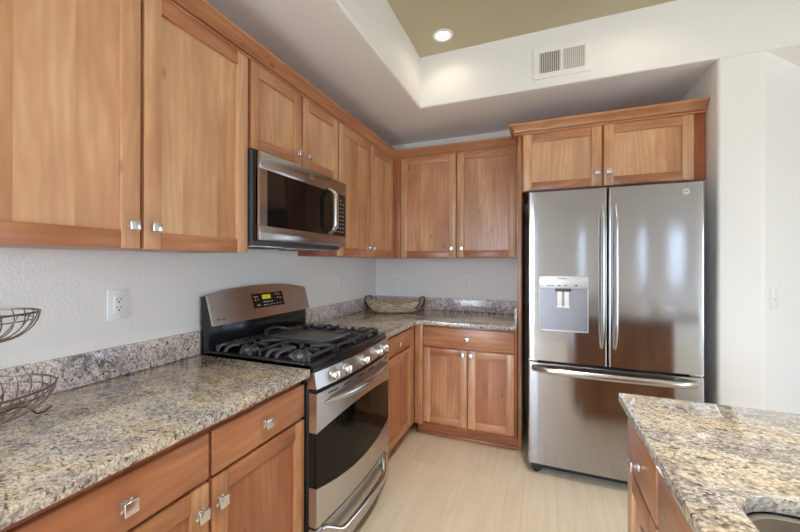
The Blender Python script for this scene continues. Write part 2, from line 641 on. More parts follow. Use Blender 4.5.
def thing(name, label, cat, loc, group=None):
    o = bpy.data.objects.new(name, None)
    o.empty_display_size = 0.1
    COL.objects.link(o)
    o.location = loc
    ORIG[o.name] = Vector(loc)
    o['label'], o['category'] = label, cat
    if group:
        o['group'] = group
    return o


def tag(o, label, cat, group=None):
    o['label'], o['category'] = label, cat
    if group:
        o['group'] = group
    return o


def struct(name, b, mats, sharp=38):
    o = b.build(name, mats, None, sharp)
    o['kind'] = 'structure'
    return o


def text(name, body, size, loc, rot, mat, parent, extrude=0.0004):
    cu = bpy.data.curves.new(name, 'FONT')
    cu.body = body
    cu.size = size
    cu.extrude = extrude
    cu.align_x = 'CENTER'
    cu.align_y = 'CENTER'
    cu.materials.append(mat)
    tmp = bpy.data.objects.new(name, cu)
    COL.objects.link(tmp)
    me = bpy.data.meshes.new_from_object(tmp.evaluated_get(bpy.context.evaluated_depsgraph_get()))
    bpy.data.objects.remove(tmp)
    bpy.data.curves.remove(cu)
    o = bpy.data.objects.new(name, me)
    COL.objects.link(o)
    o.parent = parent
    o.location = Vector(loc) - origin_of(parent)
    o.rotation_euler = rot
    ORIG[o.name] = origin_of(parent)
    return o


ROT_XP = (math.pi / 2, 0, math.pi / 2)      # text facing +x
ROT_YN = (math.pi / 2, 0, 0)                # text facing -y


# ------------------------------------------------------------------ the setting
TRAY_X, TRAY_Y = 0.698, -0.7085
SOF_Z, TRAY_Z = 2.509, 2.891
NICHE_X, POST_X = 2.467, 2.669

b = B()
b.box((-0.2, ROOM_Y - 0.2, -0.12), (ROOM_X + 0.2, 3.2, 0))
struct('floor', b, FLOOR)

b = B()
b.box((-0.2, ROOM_Y - 0.2, TRAY_Z), (ROOM_X + 0.2, 3.2, TRAY_Z + 0.15))
struct('ceiling', b, TRAYPAINT)

b = B()
foot = [(0, ROOM_Y), (TRAY_X, ROOM_Y), (TRAY_X, TRAY_Y), (ROOM_X, TRAY_Y), (ROOM_X, 3.0), (0, 3.0)]
b.prism(foot, SOF_Z, TRAY_Z, 'z', bev=0.014, seg=5,
        bev_f=lambda c, e: abs(c.z - SOF_Z) < 1e-4 and ((abs(c.x - TRAY_X) < 1e-3 and c.y < TRAY_Y) or (abs(c.y - TRAY_Y) < 1e-3)))
for f in b.bm.faces:
    f.normal_update()
    if f.normal.z < -0.9:
        f.material_index = 1
struct('ceiling_soffit', b, [WALL, SOFFIT])

b = B()
ys = ROOM_Y - 0.2
for a, c, z0, z1 in ADDED_LEFT_WIN:
    b.box((-0.2, ys, 0), (0, a, TRAY_Z))
    b.box((-0.2, a, z1), (0, c, TRAY_Z))
    b.box((-0.2, a, 0), (0, c, z0))
    ys = c
b.box((-0.2, ys, 0), (0, 3.2, TRAY_Z))
struct('wall_left', b, WALL)
b = B()
b.box((0, 0, 0), (NICHE_X, 0.15, SOF_Z))
struct('wall_back', b, WALL)
b = B()
b.prism([(NICHE_X, TRAY_Y), (POST_X, TRAY_Y), (POST_X + 3.2, TRAY_Y + 3.2), (POST_X + 3.0, 3.0), (NICHE_X, 3.0)], 0, SOF_Z, 'z',
        bev=0.018, seg=5, bev_f=lambda c, e: abs(c.y - TRAY_Y) < 1e-3 and abs(e.verts[0].co.z - e.verts[1].co.z) > 1)
struct('wall_right', b, WALL)
# walls of the open room behind the camera, with window openings
b = B()
xs = -0.2
for a, c, z0, z1 in REAR_WIN:
    b.box((xs, ROOM_Y - 0.2, 0), (a, ROOM_Y, TRAY_Z))
    b.box((a, ROOM_Y - 0.2, z1), (c, ROOM_Y, TRAY_Z))
    b.box((a, ROOM_Y - 0.2, -0.01), (c, ROOM_Y, z0))
    xs = c
b.box((xs, ROOM_Y - 0.2, 0), (ROOM_X + 0.2, ROOM_Y, TRAY_Z))
struct('wall_front', b, WALL)
b = B()
ys = ROOM_Y
for a, c, z0, z1 in SIDE_WIN:
    b.box((ROOM_X, ys, 0), (ROOM_X + 0.2, a, TRAY_Z))
    b.box((ROOM_X, a, z1), (ROOM_X + 0.2, c, TRAY_Z))
    b.box((ROOM_X, a, 0), (ROOM_X + 0.2, c, z0))
    ys = c
b.box((ROOM_X, ys, 0), (ROOM_X + 0.2, 3.2, TRAY_Z))
struct('wall_outer', b, WALL)
b = B()
b.box((POST_X, 3.0, 0), (3.45, 3.2, SOF_Z))
b.box((3.45, TRAY_Y + 0.001, 0), (ROOM_X, 3.2, SOF_Z - 0.001))  # unseen block added to darken the passage
struct('wall_passage_block', b, WALL)
for i, (a, c, z0, z1) in enumerate(REAR_WIN):
    b = B()
    for lo, hi in (((a, z0), (a + 0.05, z1)), ((c - 0.05, z0), (c, z1)), ((a, z0), (c, z0 + 0.05)), ((a, z1 - 0.05), (c, z1)),
                   (((a + c) / 2 - 0.03, z0), ((a + c) / 2 + 0.03, z1)))[:5 if c - a > 0.5 else 4]:
        b.box((lo[0], ROOM_Y - 0.14, lo[1]), (hi[0], ROOM_Y - 0.08, hi[1]))
    mats = [WHITEPL]
    if c - a < 0.5:           # added tinted panes dim the narrow windows in reflections
        b.box((a + 0.05, ROOM_Y - 0.115, z0 + 0.05), (c - 0.05, ROOM_Y - 0.112, z1 - 0.05), mat=1)
        mats.append(SCREEN)
    struct('window_%d' % (i + 1), b, mats)
n_ = 0
for i, (wx0, wins) in enumerate(((ROOM_X + 0.08, SIDE_WIN), (-0.14, ADDED_LEFT_WIN))):
    for a, c, z0, z1 in wins:
        n_ += 1
        b = B()
        for lo, hi in (((a, z0), (a + 0.05, z1)), ((c - 0.05, z0), (c, z1)), ((a, z0), (c, z0 + 0.05)), ((a, z1 - 0.05), (c, z1)),
                       (((a + c) / 2 - 0.03, z0), ((a + c) / 2 + 0.03, z1))):
            b.box((wx0, lo[0], lo[1]), (wx0 + 0.06, hi[0], hi[1]))
        struct('window_%d' % (len(REAR_WIN) + n_), b, WHITEPL)  # unseen windows, the left one added for its daylight

# ------------------------------------------------------------------ cabinets
# local frame of a cabinet front: s along the run, t up, n outward
FR = {'L': lambda p0: (lambda c: Vector((p0 + c.z, c.x, c.y))),
      'K': lambda p0: (lambda c: Vector((c.x, p0 - c.z, c.y))),
      'I': lambda p0: (lambda c: Vector((p0 - c.z, c.x, c.y)))}

# square knob, built once along +x from the origin
kb = B()
kb.box((0, -0.010, -0.010), (0.0035, 0.010, 0.010), bev=0.001)
kb.box((0.003, -0.006, -0.006), (0.018, 0.006, 0.006), bev=0.0015)
kb.box((0.0165, -0.0155, -0.0155), (0.0265, 0.0155, 0.0155), bev=0.003, seg=3)
_knob = kb.build('knob_pattern', CHROME)
KNOB_MESH = _knob.data
bpy.data.objects.remove(_knob)
KNOB_MESH.name = 'knob'
pb = B()
pb.box((0, -0.014, -0.014), (0.004, 0.014, 0.014), bev=0.001)
pb.box((0.0035, -0.007, -0.010), (0.018, 0.007, 0.010), bev=0.0015)
pb.box((0.0165, -0.0165, -0.0165), (0.025, 0.0165, 0.0165), bev=0.0025, seg=3)
_knob = pb.build('pull_pattern', CHROME)
PULL_MESH = _knob.data
bpy.data.objects.remove(_knob)
PULL_MESH.name = 'pull'


def knob(parent, facing, plane, s, t, mesh=None):
    mesh = mesh or KNOB_MESH
    o = bpy.data.objects.new('knob', mesh)
    COL.objects.link(o)
    o.parent = parent
    w = FR[facing](plane)(Vector((s, t, 0)))
    o.location = w - origin_of(parent)
    o.rotation_euler = (0, 0, {'L': 0, 'K': -math.pi / 2, 'I': math.pi}[facing])
    return o


def door(parent, facing, plane, s0, s1, t0, t1, knob_at=None, stile=0.057, tints=None, name='door', mesh=None):
    """shaker door: four frame members, recessed glued-up panel; front face 20 mm proud of the box"""
    m = FR[facing](plane)
    b = B()
    th, rec = 0.020, 0.0125
    z, x = 'y', 'x'                       # local axes: x = s, y = t, z = n
    fr = RND.uniform(0.38, 0.6)
    g = 0.0006
    b.box((s0, t0, 0), (s0 + stile, t1, th), grain=z, tint=fr + RND.uniform(-.1, .2), bev=0.002, xf=m)
    b.box((s1 - stile, t0, 0), (s1, t1, th), grain=z, tint=fr + RND.uniform(-.1, .2), bev=0.002, xf=m)
    b.box((s0 + stile + g, t0, 0), (s1 - stile - g, t0 + stile, th - 0.0004), grain=x, tint=RND.uniform(.10, .3), bev=0.002, xf=m)
    b.box((s0 + stile + g, t1 - stile, 0), (s1 - stile - g, t1, th - 0.0004), grain=x, tint=.18 + RND.uniform(0, .22), bev=0.002, xf=m)
    a, c = s0 + stile - 0.004, s1 - stile + 0.004
    n = max(2, round((c - a) / 0.13))
    cuts = [a + (c - a) * (i + (RND.uniform(-.2, .2) if 0 < i < n else 0)) / n for i in range(n + 1)]
    base = RND.uniform(0.5, 0.7)
    for i in range(n):
        ti = tints[i % len(tints)] if tints else base + RND.uniform(-.3, .3)
        b.box((cuts[i], t0 + stile - 0.004, 0.002), (cuts[i + 1], t1 - stile + 0.004, th - rec), grain=z, tint=ti, xf=m)
    o = b.build(name, WOOD, parent)
    if knob_at:
        knob(o, facing, plane + (th if facing == 'L' else -th), *knob_at, mesh=mesh)
    return o


def drawer(parent, facing, plane, s0, s1, t0, t1, knob_at=None, mesh=None, tint=None):
    b = B()
    b.box((s0, t0, 0), (s1, t1, 0.020), grain='x', tint=0.34 if tint is None else tint, bev=0.003, seg=3, xf=FR[facing](plane))
    o = b.build('drawer', WOOD, parent)
    if knob_at:
        knob(o, facing, plane + (0.02 if facing == 'L' else -0.02), *knob_at, mesh=mesh)
    return o


UB, UT = 1.393, 2.262       # upper doors bottom / top
UF, BF = 0.305, 0.610       # carcass faces
BODY_T = 0.0


def upper_body(root, lo, hi, face, bottom=None):
    b = B()
    b.box(lo, hi, grain='z', tint=BODY_T, bev=0.001)
    return b.build('body', WOOD, root)


UG = 'upper cabinets on the left wall'
c1 = thing('upper_cabinet', 'tall two door alder upper cabinet nearest the camera, left of the microwave', 'cabinet', (0.0, -2.485, UB), UG)
upper_body(c1, (0.002, -2.945, UB), (UF, -2.029, 2.2615), 'L')
door(c1, 'L', UF, -2.940, -2.489, UB, UT, (-2.517, 1.466), tints=[.55, .75, .68, .8, .62])
door(c1, 'L', UF, -2.476, -2.030, UB, UT, (-2.447, 1.466), tints=[.82, .72, .5, .6])
c2 = thing('upper_cabinet', 'short two door alder cabinet directly above the microwave', 'cabinet', (0.0, -1.64, 1.865), UG)
upper_body(c2, (0.002, -2.023, 1.862), (UF, -1.262, 2.2615), 'L')
door(c2, 'L', UF, -2.010, -1.646, 1.868, UT, (-1.675, 1.935), tints=[.6, .7, .55])
door(c2, 'L', UF, -1.634, -1.268, 1.868, UT, (-1.597, 1.935), tints=[.65, .8, .7])
c3 = thing('upper_cabinet', 'narrow two door alder upper cabinet between microwave and room corner', 'cabinet', (0.0, -0.79, UB), UG)
upper_body(c3, (0.002, -1.256, UB), (UF, -0.0, 2.2615), 'L')
b = B()
b.box((UF, -0.334, UB), (0.327, -0.306, 2.2615), grain='z', tint=0.15, bev=0.001)
b.build('corner_filler', WOOD, c3)
door(c3, 'L', UF, -1.252, -0.796, UB, UT, (-0.832, 1.466), tints=[.7, .45, .6, .5])
door(c3, 'L', UF, -0.786, -0.338, UB, UT, (-0.752, 1.466), tints=[.72, .5, .78, .6])
c4 = thing('upper_cabinet', 'two door alder upper cabinet on the back wall above the woven basket', 'cabinet', (0.86, 0.0, UB))
upper_body(c4, (0.31, -UF, UB), (1.383, -0.002, 2.2615), 'K')
b = B()
b.box((0.328, -0.324, UB), (0.384, -UF, 2.2615), grain='z', tint=0.08, bev=0.001)
b.build('corner_filler', WOOD, c4)
door(c4, 'K', -UF, 0.390, 0.883, UB, UT, (0.846, 1.470), tints=[.4, .55, .35, .5])
door(c4, 'K', -UF, 0.894, 1.360, UB, UT, (0.931, 1.470), tints=[.45, .5, .4, .35])
b = B()
b.box((1.362, -0.322, UB), (1.383, -UF, 2.2615), grain='z', tint=0.45, bev=0.001)
b.build('end_stile', WOOD, c4)

# crown over the wall cabinets (mitred at the room corner)
PROF = [(0.0, 2.262), (0.021, 2.262), (0.024, 2.265), (0.024, 2.271), (0.012, 2.2715), (0.012, 2.277), (0.026, 2.2775), (0.030, 2.281),
        (0.030, 2.287), (0.022, 2.2875), (0.022, 2.292), (0.028, 2.299), (0.036, 2.308), (0.047, 2.316), (0.054, 2.319), (0.054, 2.323), (0.059, 2.3235), (0.059, 2.335), (0.0, 2.335)]
b = B()
b.sweep(PROF, [((UF, -2.945), (1, 0)), ((UF, -UF), (1, -1)), ((1.383, -UF), (0, -1))], grain='y')
tag(b.build('crown_molding', WOOD, None, 14), 'long alder crown molding turning the corner on top of the wall cabinets', 'molding')

# tall side panel and cabinet above the refrigerator
FCF = -0.570
pn = B()
pn.box((1.386, -0.556, 0), (1.413, -0.002, 2.262), grain='z', tint=0.30, bev=0.002)
tag(pn.build('side_panel', WOOD), 'tall narrow alder end panel standing on the floor left of the refrigerator', 'panel')
c5 = thing('refrigerator_cabinet', 'two door alder cabinet bridging above the steel refrigerator', 'cabinet', (1.93, 0.0, 1.852))
upper_body(c5, (1.414, FCF, 1.852), (2.462, -0.002, 2.2545), 'K')
door(c5, 'K', FCF, 1.424, 1.908, 1.856, 2.252, (1.884, 1.943), tints=[.7, .6, .75, .55])
door(c5, 'K', FCF, 1.922, 2.398, 1.856, 2.252, (1.951, 1.943), tints=[.72, .62, .55, .7])
PROF2 = [(0.0, 2.255), (0.019, 2.255), (0.022, 2.258), (0.022, 2.264), (0.011, 2.2645), (0.011, 2.270), (0.024, 2.2705), (0.028, 2.274),
         (0.028, 2.280), (0.021, 2.2805), (0.024, 2.289), (0.034, 2.300), (0.046, 2.309), (0.053, 2.312), (0.053, 2.316), (0.058, 2.3165), (0.058, 2.327), (0.0, 2.327)]
b = B()
b.sweep(PROF2, [((1.386, -0.368), (-1, 0)), ((1.386, FCF), (-1, -1)), ((2.462, FCF), (0, -1))], grain='x')
tag(b.build('crown_molding', WOOD, None, 14), 'short alder crown molding on top of the refrigerator cabinet', 'molding')


def base_body(root, facing, s0, s1, depth_face, wall, kick):
    b = B()
    m = FR[facing](0)
    sg = {'L': 1, 'K': 1, 'I': 1}[facing]
    b.box((s0, 0.102, wall), (s1, 0.874, depth_face), grain='y', tint=BODY_T, bev=0.001, xf=m)
    b.box((s0, 0, wall), (s1, 0.102, kick), grain='x', tint=0.05, xf=m)
    b.box((s0, 0, kick), (s1, 0.022, kick + 0.012), grain='x', tint=0.12, bev=0.004, xf=m)
    return b.build('body', WOOD, root)


DT0, DT1, DD0, DD1 = 0.712, 0.852, 0.122, 0.700     # drawer / door heights
b0 = thing('base_cabinet', 'alder base cabinet at the camera end of the left run, cut by the frame', 'cabinet', (0.3, -3.2, 0))
base_body(b0, 'L', -3.42, -2.945, BF, 0.004, 0.545)
drawer(b0, 'L', BF, -3.412, -2.953, DT0, DT1, (-3.18, 0.782), PULL_MESH)
door(b0, 'L', BF, -3.412, -2.953, DD0, DD1, (-3.38, 0.645), mesh=PULL_MESH)
b1 = thing('base_cabinet', 'wide alder base cabinet with two drawers and two doors left of the range', 'cabinet', (0.3, -2.48, 0))
base_body(b1, 'L', -2.942, -2.023, BF, 0.004, 0.545)
drawer(b1, 'L', BF, -2.934, -2.485, DT0, 0.846, (-2.712, 0.776), PULL_MESH, 0.16)
drawer(b1, 'L', BF, -2.474, -2.028, DT0, 0.846, (-2.252, 0.780), PULL_MESH, 0.22)
door(b1, 'L', BF, -2.934, -2.485, DD0, DD1, (-2.516, 0.626), tints=[.35, .45, .25], mesh=PULL_MESH)  # base fronts tinted redder, painting in the different light down here
door(b1, 'L', BF, -2.474, -2.028, DD0, DD1, (-2.448, 0.626), tints=[.16, .22, .10], mesh=PULL_MESH)
b2 = thing('base_cabinet', 'narrow alder base cabinet between the range and the inside corner', 'cabinet', (0.3, -0.95, 0))
base_body(b2, 'L', -1.254, -0.004, BF, 0.004, 0.545)
b = B()
b.box((BF, -0.712, 0.102), (0.622, -BF, 0.874), grain='z', tint=0.3, bev=0.001)
b.build('corner_filler', WOOD, b2)
drawer(b2, 'L', BF, -1.248, -0.722, DT0 + 0.02, DT1, (-0.99, 0.790), None, 0.15)
door(b2, 'L', BF, -1.248, -0.722, DD0, DD1 + 0.015, None, tints=[.2, .3, .15])
b3 = thing('base_cabinet', 'alder base cabinet under the back wall counter, one wide drawer above two doors', 'cabinet', (1.0, -0.3, 0))
base_body(b3, 'K', 0.628, 1.384, BF, 0.004, 0.545)
b = B()
b.box((0.628, -0.626, 0.102), (0.692, -BF, 0.874), grain='z', tint=0.42, bev=0.001)
b.build('corner_filler', WOOD, b3)
drawer(b3, 'K', -BF, 0.698, 1.366, 0.712, 0.858, (1.036, 0.785), None, 0.2)
door(b3, 'K', -BF, 0.698, 1.034, 0.130, DD1, (1.003, 0.668), tints=[.3, .3, .95], stile=0.054)
door(b3, 'K', -BF, 1.043, 1.366, 0.130, DD1, (1.064, 0.668), tints=[.08, .16, .03], stile=0.054)

# ------------------------------------------------------------------ worktops
CT, CTH = 0.908, 0.032
b = B()
b.box((0.002, -3.44, CT - CTH), (0.656, -2.0215, CT), bev=0.005, seg=3)
wt = tag(b.build('worktop', GRAN), 'speckled granite worktop left of the range carrying the wire basket stand', 'worktop')
b = B()
b.box((0.002, -3.44, CT), (0.022, -2.0215, 1.020), bev=0.0015)
b.build('backsplash', GRAN_B, wt)
b = B()
b.prism([(0.002, -0.002), (0.002, -1.2575), (0.656, -1.2575), (0.656, -0.690), (0.690, -0.656), (1.384, -0.656), (1.384, -0.002)], CT - CTH, CT, 'z', bev=0.005, seg=3)
wt = tag(b.build('worktop', GRAN), 'L shaped granite worktop in the room corner under the woven basket', 'worktop')
b = B()
b.box((0.002, -1.2575, CT), (0.022, -0.002, 1.020), bev=0.0015)
b.box((0.0225, -0.022, CT), (1.364, -0.002, 1.020), bev=0.0015)
b.prism([(-0.600, CT), (-0.600, 0.965), (-0.560, 1.020), (-0.002, 1.020), (-0.002, CT)], 1.365, 1.384, 'x', bev=0.0015)
b.build('backsplash', GRAN_B, wt)

# island
IX, IY, IE = 1.783, -1.844, -3.75
SX0, SX1, SY0, SY1, SR = 1.872, 2.30, -3.12, -2.362, 0.085
arc = lambda cx, cy, a0, a1, r=SR, n=8: [(cx + r * math.cos(math.radians(a0 + (a1 - a0) * i / n)), cy + r * math.sin(math.radians(a0 + (a1 - a0) * i / n))) for i in range(n + 1)]


def ring_outline(g=0.0):
    r = SR + g
    return (arc(SX0 + SR, SY1 - SR, 180, 90, r) + arc(SX1 - SR, SY1 - SR, 90, 0, r) + arc(SX1 - SR, SY0 + SR, 0, -90, r) + arc(SX0 + SR, SY0 + SR, -90, -180, r))


def slab_with_hole():
    t = bmesh.new()
    outer = [(IX, IY), (2.86, IY), (2.86, IE), (IX, IE)]
    hole = ring_outline()
    zs = (CT - CTH, CT)
    V = {}
    for zi, z in enumerate(zs):
        V['o', zi] = [t.verts.new((x, y, z)) for x, y in outer]
        V['h', zi] = [t.verts.new((x, y, z)) for x, y in hole]
        q = 9
        H = V['h', zi]
        O = V['o', zi]
        seq = [(H[0:q], O[0], None)]
        corners = [O[0], O[1], O[2], O[3]]
        for k in range(4):
            seg = H[k * q:(k + 1) * q]
            for i in range(q - 1):
                t.faces.new((corners[k], seg[i], seg[i + 1]) if zi else (seg[i + 1], seg[i], corners[k]))
            nx = H[((k + 1) * q) % len(H)]
            c2_ = corners[(k + 1) % 4]
            t.faces.new((corners[k], seg[-1], nx, c2_))
    n = len(hole)
    for i in range(4):
        t.faces.new((V['o', 0][i], V['o', 0][(i + 1) % 4], V['o', 1][(i + 1) % 4], V['o', 1][i]))
    for i in range(n):
        t.faces.new((V['h', 0][i], V['h', 0][(i + 1) % n], V['h', 1][(i + 1) % n], V['h', 1][i]))
    bmesh.ops.recalc_face_normals(t, faces=t.faces[:])
    oe = [e for e in t.edges if len(e.link_faces) == 2 and e.calc_face_angle(0) > 0.9]
    bmesh.ops.bevel(t, geom=oe, offset=0.004, segments=2, affect='EDGES', profile=0.5)
    return t


b = B()
b._take(slab_with_hole())
tag(b.build('worktop', GRAN), 'granite island worktop with the sink cut out in the foreground right', 'worktop')
# undermount sink bowl
b = B()
rings = [(0.012, CT - CTH - 0.003), (-0.004, CT - CTH - 0.003), (-0.008, CT - CTH - 0.006), (-0.014, 0.72), (-0.05, 0.695)]
t = bmesh.new()
R = [[t.verts.new((x, y, z)) for x, y in ring_outline(g)] for g, z in rings]
for p, q in zip(R, R[1:]):
    for k in range(len(p)):
        t.faces.new((p[k], p[(k + 1) % len(p)], q[(k + 1) % len(p)], q[k]))
t.faces.new(R[-1])
bmesh.ops.recalc_face_normals(t, faces=t.faces[:])
bmesh.ops.reverse_faces(t, faces=t.faces[:])
b._take(t)
sk = b.build('sink', STEEL_SINK)
tag(sk, 'stainless undermount sink bowl set into the island worktop', 'sink')
so = sk.modifiers.new('thickness', 'SOLIDIFY')
so.thickness = 0.0015
b = B()
b.lathe([(0.0, 0.697), (0.04, 0.697), (0.045, 0.699), (0.045, 0.6955)], (2.08, -2.75, 0), 'z', 24)
b.build('drain', CHROME, sk)

IF = 1.823                  # island carcass face (doors reach 1.803)
i1 = thing('island_cabinet', 'alder island cabinet with one knobbed drawer at the island corner facing the refrigerator', 'cabinet', (2.3, -2.03, 0))
b = B()
b.box((IF, -2.196, 0.102), (2.42, -1.876, 0.874), grain='z', tint=0.35, bev=0.001)
b.box((IF + 0.06, -2.196, 0), (2.42, -1.89, 0.102), grain='y', tint=0.1)
b.build('body', WOOD, i1)
drawer(i1, 'I', IF, -2.188, -1.878, 0.695, 0.856, (-2.03, 0.755), None, 0.3)
door(i1, 'I', IF, -2.188, -1.878, DD0, 0.684, (-2.155, 0.640), tints=[.4, .5, .35])
i2 = thing('island_cabinet', 'wider alder island cabinet below the sink with two plain false drawer fronts', 'cabinet', (2.3, -2.8, 0))
b = B()
b.box((IF, -3.70, 0.102), (2.42, -3.20, 0.874), grain='z', tint=0.35, bev=0.001)
b.box((IF, -3.20, 0.102), (IF + 0.02, -2.20, 0.874), grain='z', tint=0.35)
b.box((IF, -3.20, 0.102), (2.42, -2.20, 0.60), grain='z', tint=0.35)
b.box((IF + 0.06, -3.70, 0), (2.42, -2.20, 0.102), grain='y', tint=0.1)
b.build('body', WOOD, i2)
drawer(i2, 'I', IF, -2.69, -2.204, 0.695, 0.856, None, None, 0.3)
drawer(i2, 'I', IF, -3.18, -2.70, 0.695, 0.856, None, None, 0.35)
door(i2, 'I', IF, -2.69, -2.204, DD0, 0.684, (-2.66, 0.64), tints=[.4, .5, .45])
door(i2, 'I', IF, -3.18, -2.70, DD0, 0.684, (-2.73, 0.64), tints=[.5, .4, .45])
b = B()
b.box((2.421, -3.70, 0), (2.56, -1.876, 0.875), grain='z', tint=0.3, bev=0.001)
tag(b.build('island_back_panel', WOOD), 'alder back panel carrying the far side of the island worktop', 'panel')

# ------------------------------------------------------------------ range
RY0, RY1 = -2.017, -1.263
RC, RW = (RY0 + RY1) / 2, RY1 - RY0
bow = lambda y: 0.024 * (1 - ((y - RC) / (RW / 2)) ** 2)
ysn = lambda n=20, a=RY0, c=RY1: [a + (c - a) * i / n for i in range(n + 1)]
rg = thing('range', 'stainless gas range with black cooktop between the two granite worktops', 'range', (0.33, RC, 0))
b = B()
b.box((0.025, RY0 + 0.004, 0.04), (0.10, RY1 - 0.004, 0.895), bev=0.002)
b.box((0.10, RY0 + 0.004, 0.04), (0.640, RY0 + 0.03, 0.895), bev=0.002)
b.box((0.10, RY1 - 0.03, 0.04), (0.640, RY1 - 0.004, 0.895), bev=0.002)
b.box((0.10, RY0 + 0.03, 0.78), (0.640, RY1 - 0.03, 0.895))
b.box((0.10, RY0 + 0.03, 0.04), (0.640, RY1 - 0.03, 0.30))
b.build('body', BLACKM, rg)
for sx in (0.08, 0.56):
    for sy in (RY0 + 0.05, RY1 - 0.05):
        b = B()
        b.lathe([(0.018, 0), (0.018, 0.012), (0.010, 0.014), (0.010, 0.041)], (sx, sy, 0), 'z', 12)
        b.build('leg', BLACKM, rg)
# cooktop pan with raised rim and bowed front lip
b = B()
b.grid_solid(ysn(), lambda y: 0.897, lambda y: 0.918, lambda y, z: 0.06, lambda y, z: 0.652 + bow(y), mat=0)
b.grid_solid(ysn(), lambda y: 0.892, lambda y: 0.928, lambda y, z: 0.618 + bow(y), lambda y, z: (0.664 if z < 0.91 else 0.655) + bow(y), nz=3)
b.box((0.06, RY0, 0.892), (0.62, RY0 + 0.022, 0.928), bev=0.004)
b.box((0.06, RY1 - 0.022, 0.892), (0.62, RY1, 0.928), bev=0.004)
ck = b.build('cooktop', BLACK, rg, 30)
top = lambda y: 1.186 + 0.036 * (1 - abs((y - RC) / (RW / 2)) ** 2.2)
slant = lambda y, z: 0.104 - (z - 1.05) * 0.30 + 0.004 * (1 - ((y - RC) / (RW / 2)) ** 2)
# backguard
b = B()
b.box((0.022, RY0 + 0.002, 0.90), (0.074, RY1 - 0.002, 1.07), bev=0.002)
b.grid_solid(ysn(24, RY0 + 0.001, RY1 - 0.001), lambda y: 1.045, lambda y: top(y) - 0.003, lambda y, z: 0.022, lambda y, z: slant(y, z) - 0.012, nz=5)
bg = b.build('backguard', BLACK, rg)
b = B()
b.grid_solid(ysn(24), lambda y: 1.046, top, lambda y, z: slant(y, z) - 0.012, slant, nz=5)
pan = b.build('control_panel', STEEL_R, bg, 50)
pan['label'] = 'slanted stainless control panel with arched top'


def on_slant(y, z, d=0.0):
    return (slant(y, z) + d, y, z)


b = B()
b.grid_solid(ysn(6, -1.748, -1.500), lambda y: 1.098, lambda y: 1.176, lambda y, z: slant(y, z) - 0.002, lambda y, z: slant(y, z) + 0.0025, nz=2)
kp = b.build('keypad', BLACK, bg)
b = B()
b.grid_solid(ysn(4, -1.674, -1.608), lambda y: 1.142, lambda y: 1.166, lambda y, z: slant(y, z), lambda y, z: slant(y, z) + 0.0032, nz=1)
b.build('clock_display', DISPLAY, bg)
for y, z in [(-1.728, 1.158), (-1.712, 1.158), (-1.728, 1.142), (-1.708, 1.142), (-1.716, 1.114), (-1.704, 1.112), (-1.668, 1.126), (-1.654, 1.126),
             (-1.638, 1.126), (-1.622, 1.126), (-1.604, 1.126), (-1.668, 1.110), (-1.650, 1.110), (-1.632, 1.110), (-1.612, 1.110), (-1.590, 1.110),
             (-1.565, 1.110), (-1.540, 1.110), (-1.560, 1.162), (-1.545, 1.164), (-1.530, 1.160), (-1.556, 1.142), (-1.536, 1.142), (-1.520, 1.140)]:
    b = B()
    b.grid_solid([y - 0.005, y + 0.005], lambda q: z - 0.003, lambda q: z + 0.003, lambda q, w: slant(q, w), lambda q, w: slant(q, w) + 0.0030)
    b.build('button', MARK, kp)
b = B()
b.lathe([(0.0, 0.0), (0.006, 0.0), (0.006, 0.002), (0.0, 0.002)], on_slant(-1.985, 1.072, -0.0005), 'x', 16)
b.build('badge', MARKD, bg)
tx = text('lettering', 'Profile', 0.013, on_slant(-1.958, 1.072, 0.001), (math.radians(90 - 16.7), 0, math.pi / 2), MARKD, bg)

# burners, grates, griddle
for n_, (x, y, r) in enumerate([(0.20, -1.885, 0.036), (0.50, -1.885, 0.046), (0.20, -1.395, 0.036), (0.50, -1.395, 0.046)]):
    b = B()
    b.lathe([(0.0, 0.0), (r * 1.15, 0.0), (r * 1.10, 0.004), (r * 0.92, 0.006), (r * 0.88, 0.012), (0.0, 0.012)], (x, y, 0.918), 'z', 28, mat=0)
    bn = b.build('burner', ALU, rg)
    b = B()
    b.lathe([(0.0, 0.930), (r * 0.80, 0.930), (r * 0.82, 0.933), (r * 0.74, 0.936), (0.0, 0.9365)], (x, y, 0), 'z', 28)
    b.build('burner_cap', GRIDDLE, bn)


def bez(p0, p1, p2, n=8):
    return [tuple((1 - u) ** 2 * a + 2 * u * (1 - u) * q + u * u * c for a, q, c in zip(p0, p1, p2)) for u in [i / n for i in range(n + 1)]]


GZ = 0.949


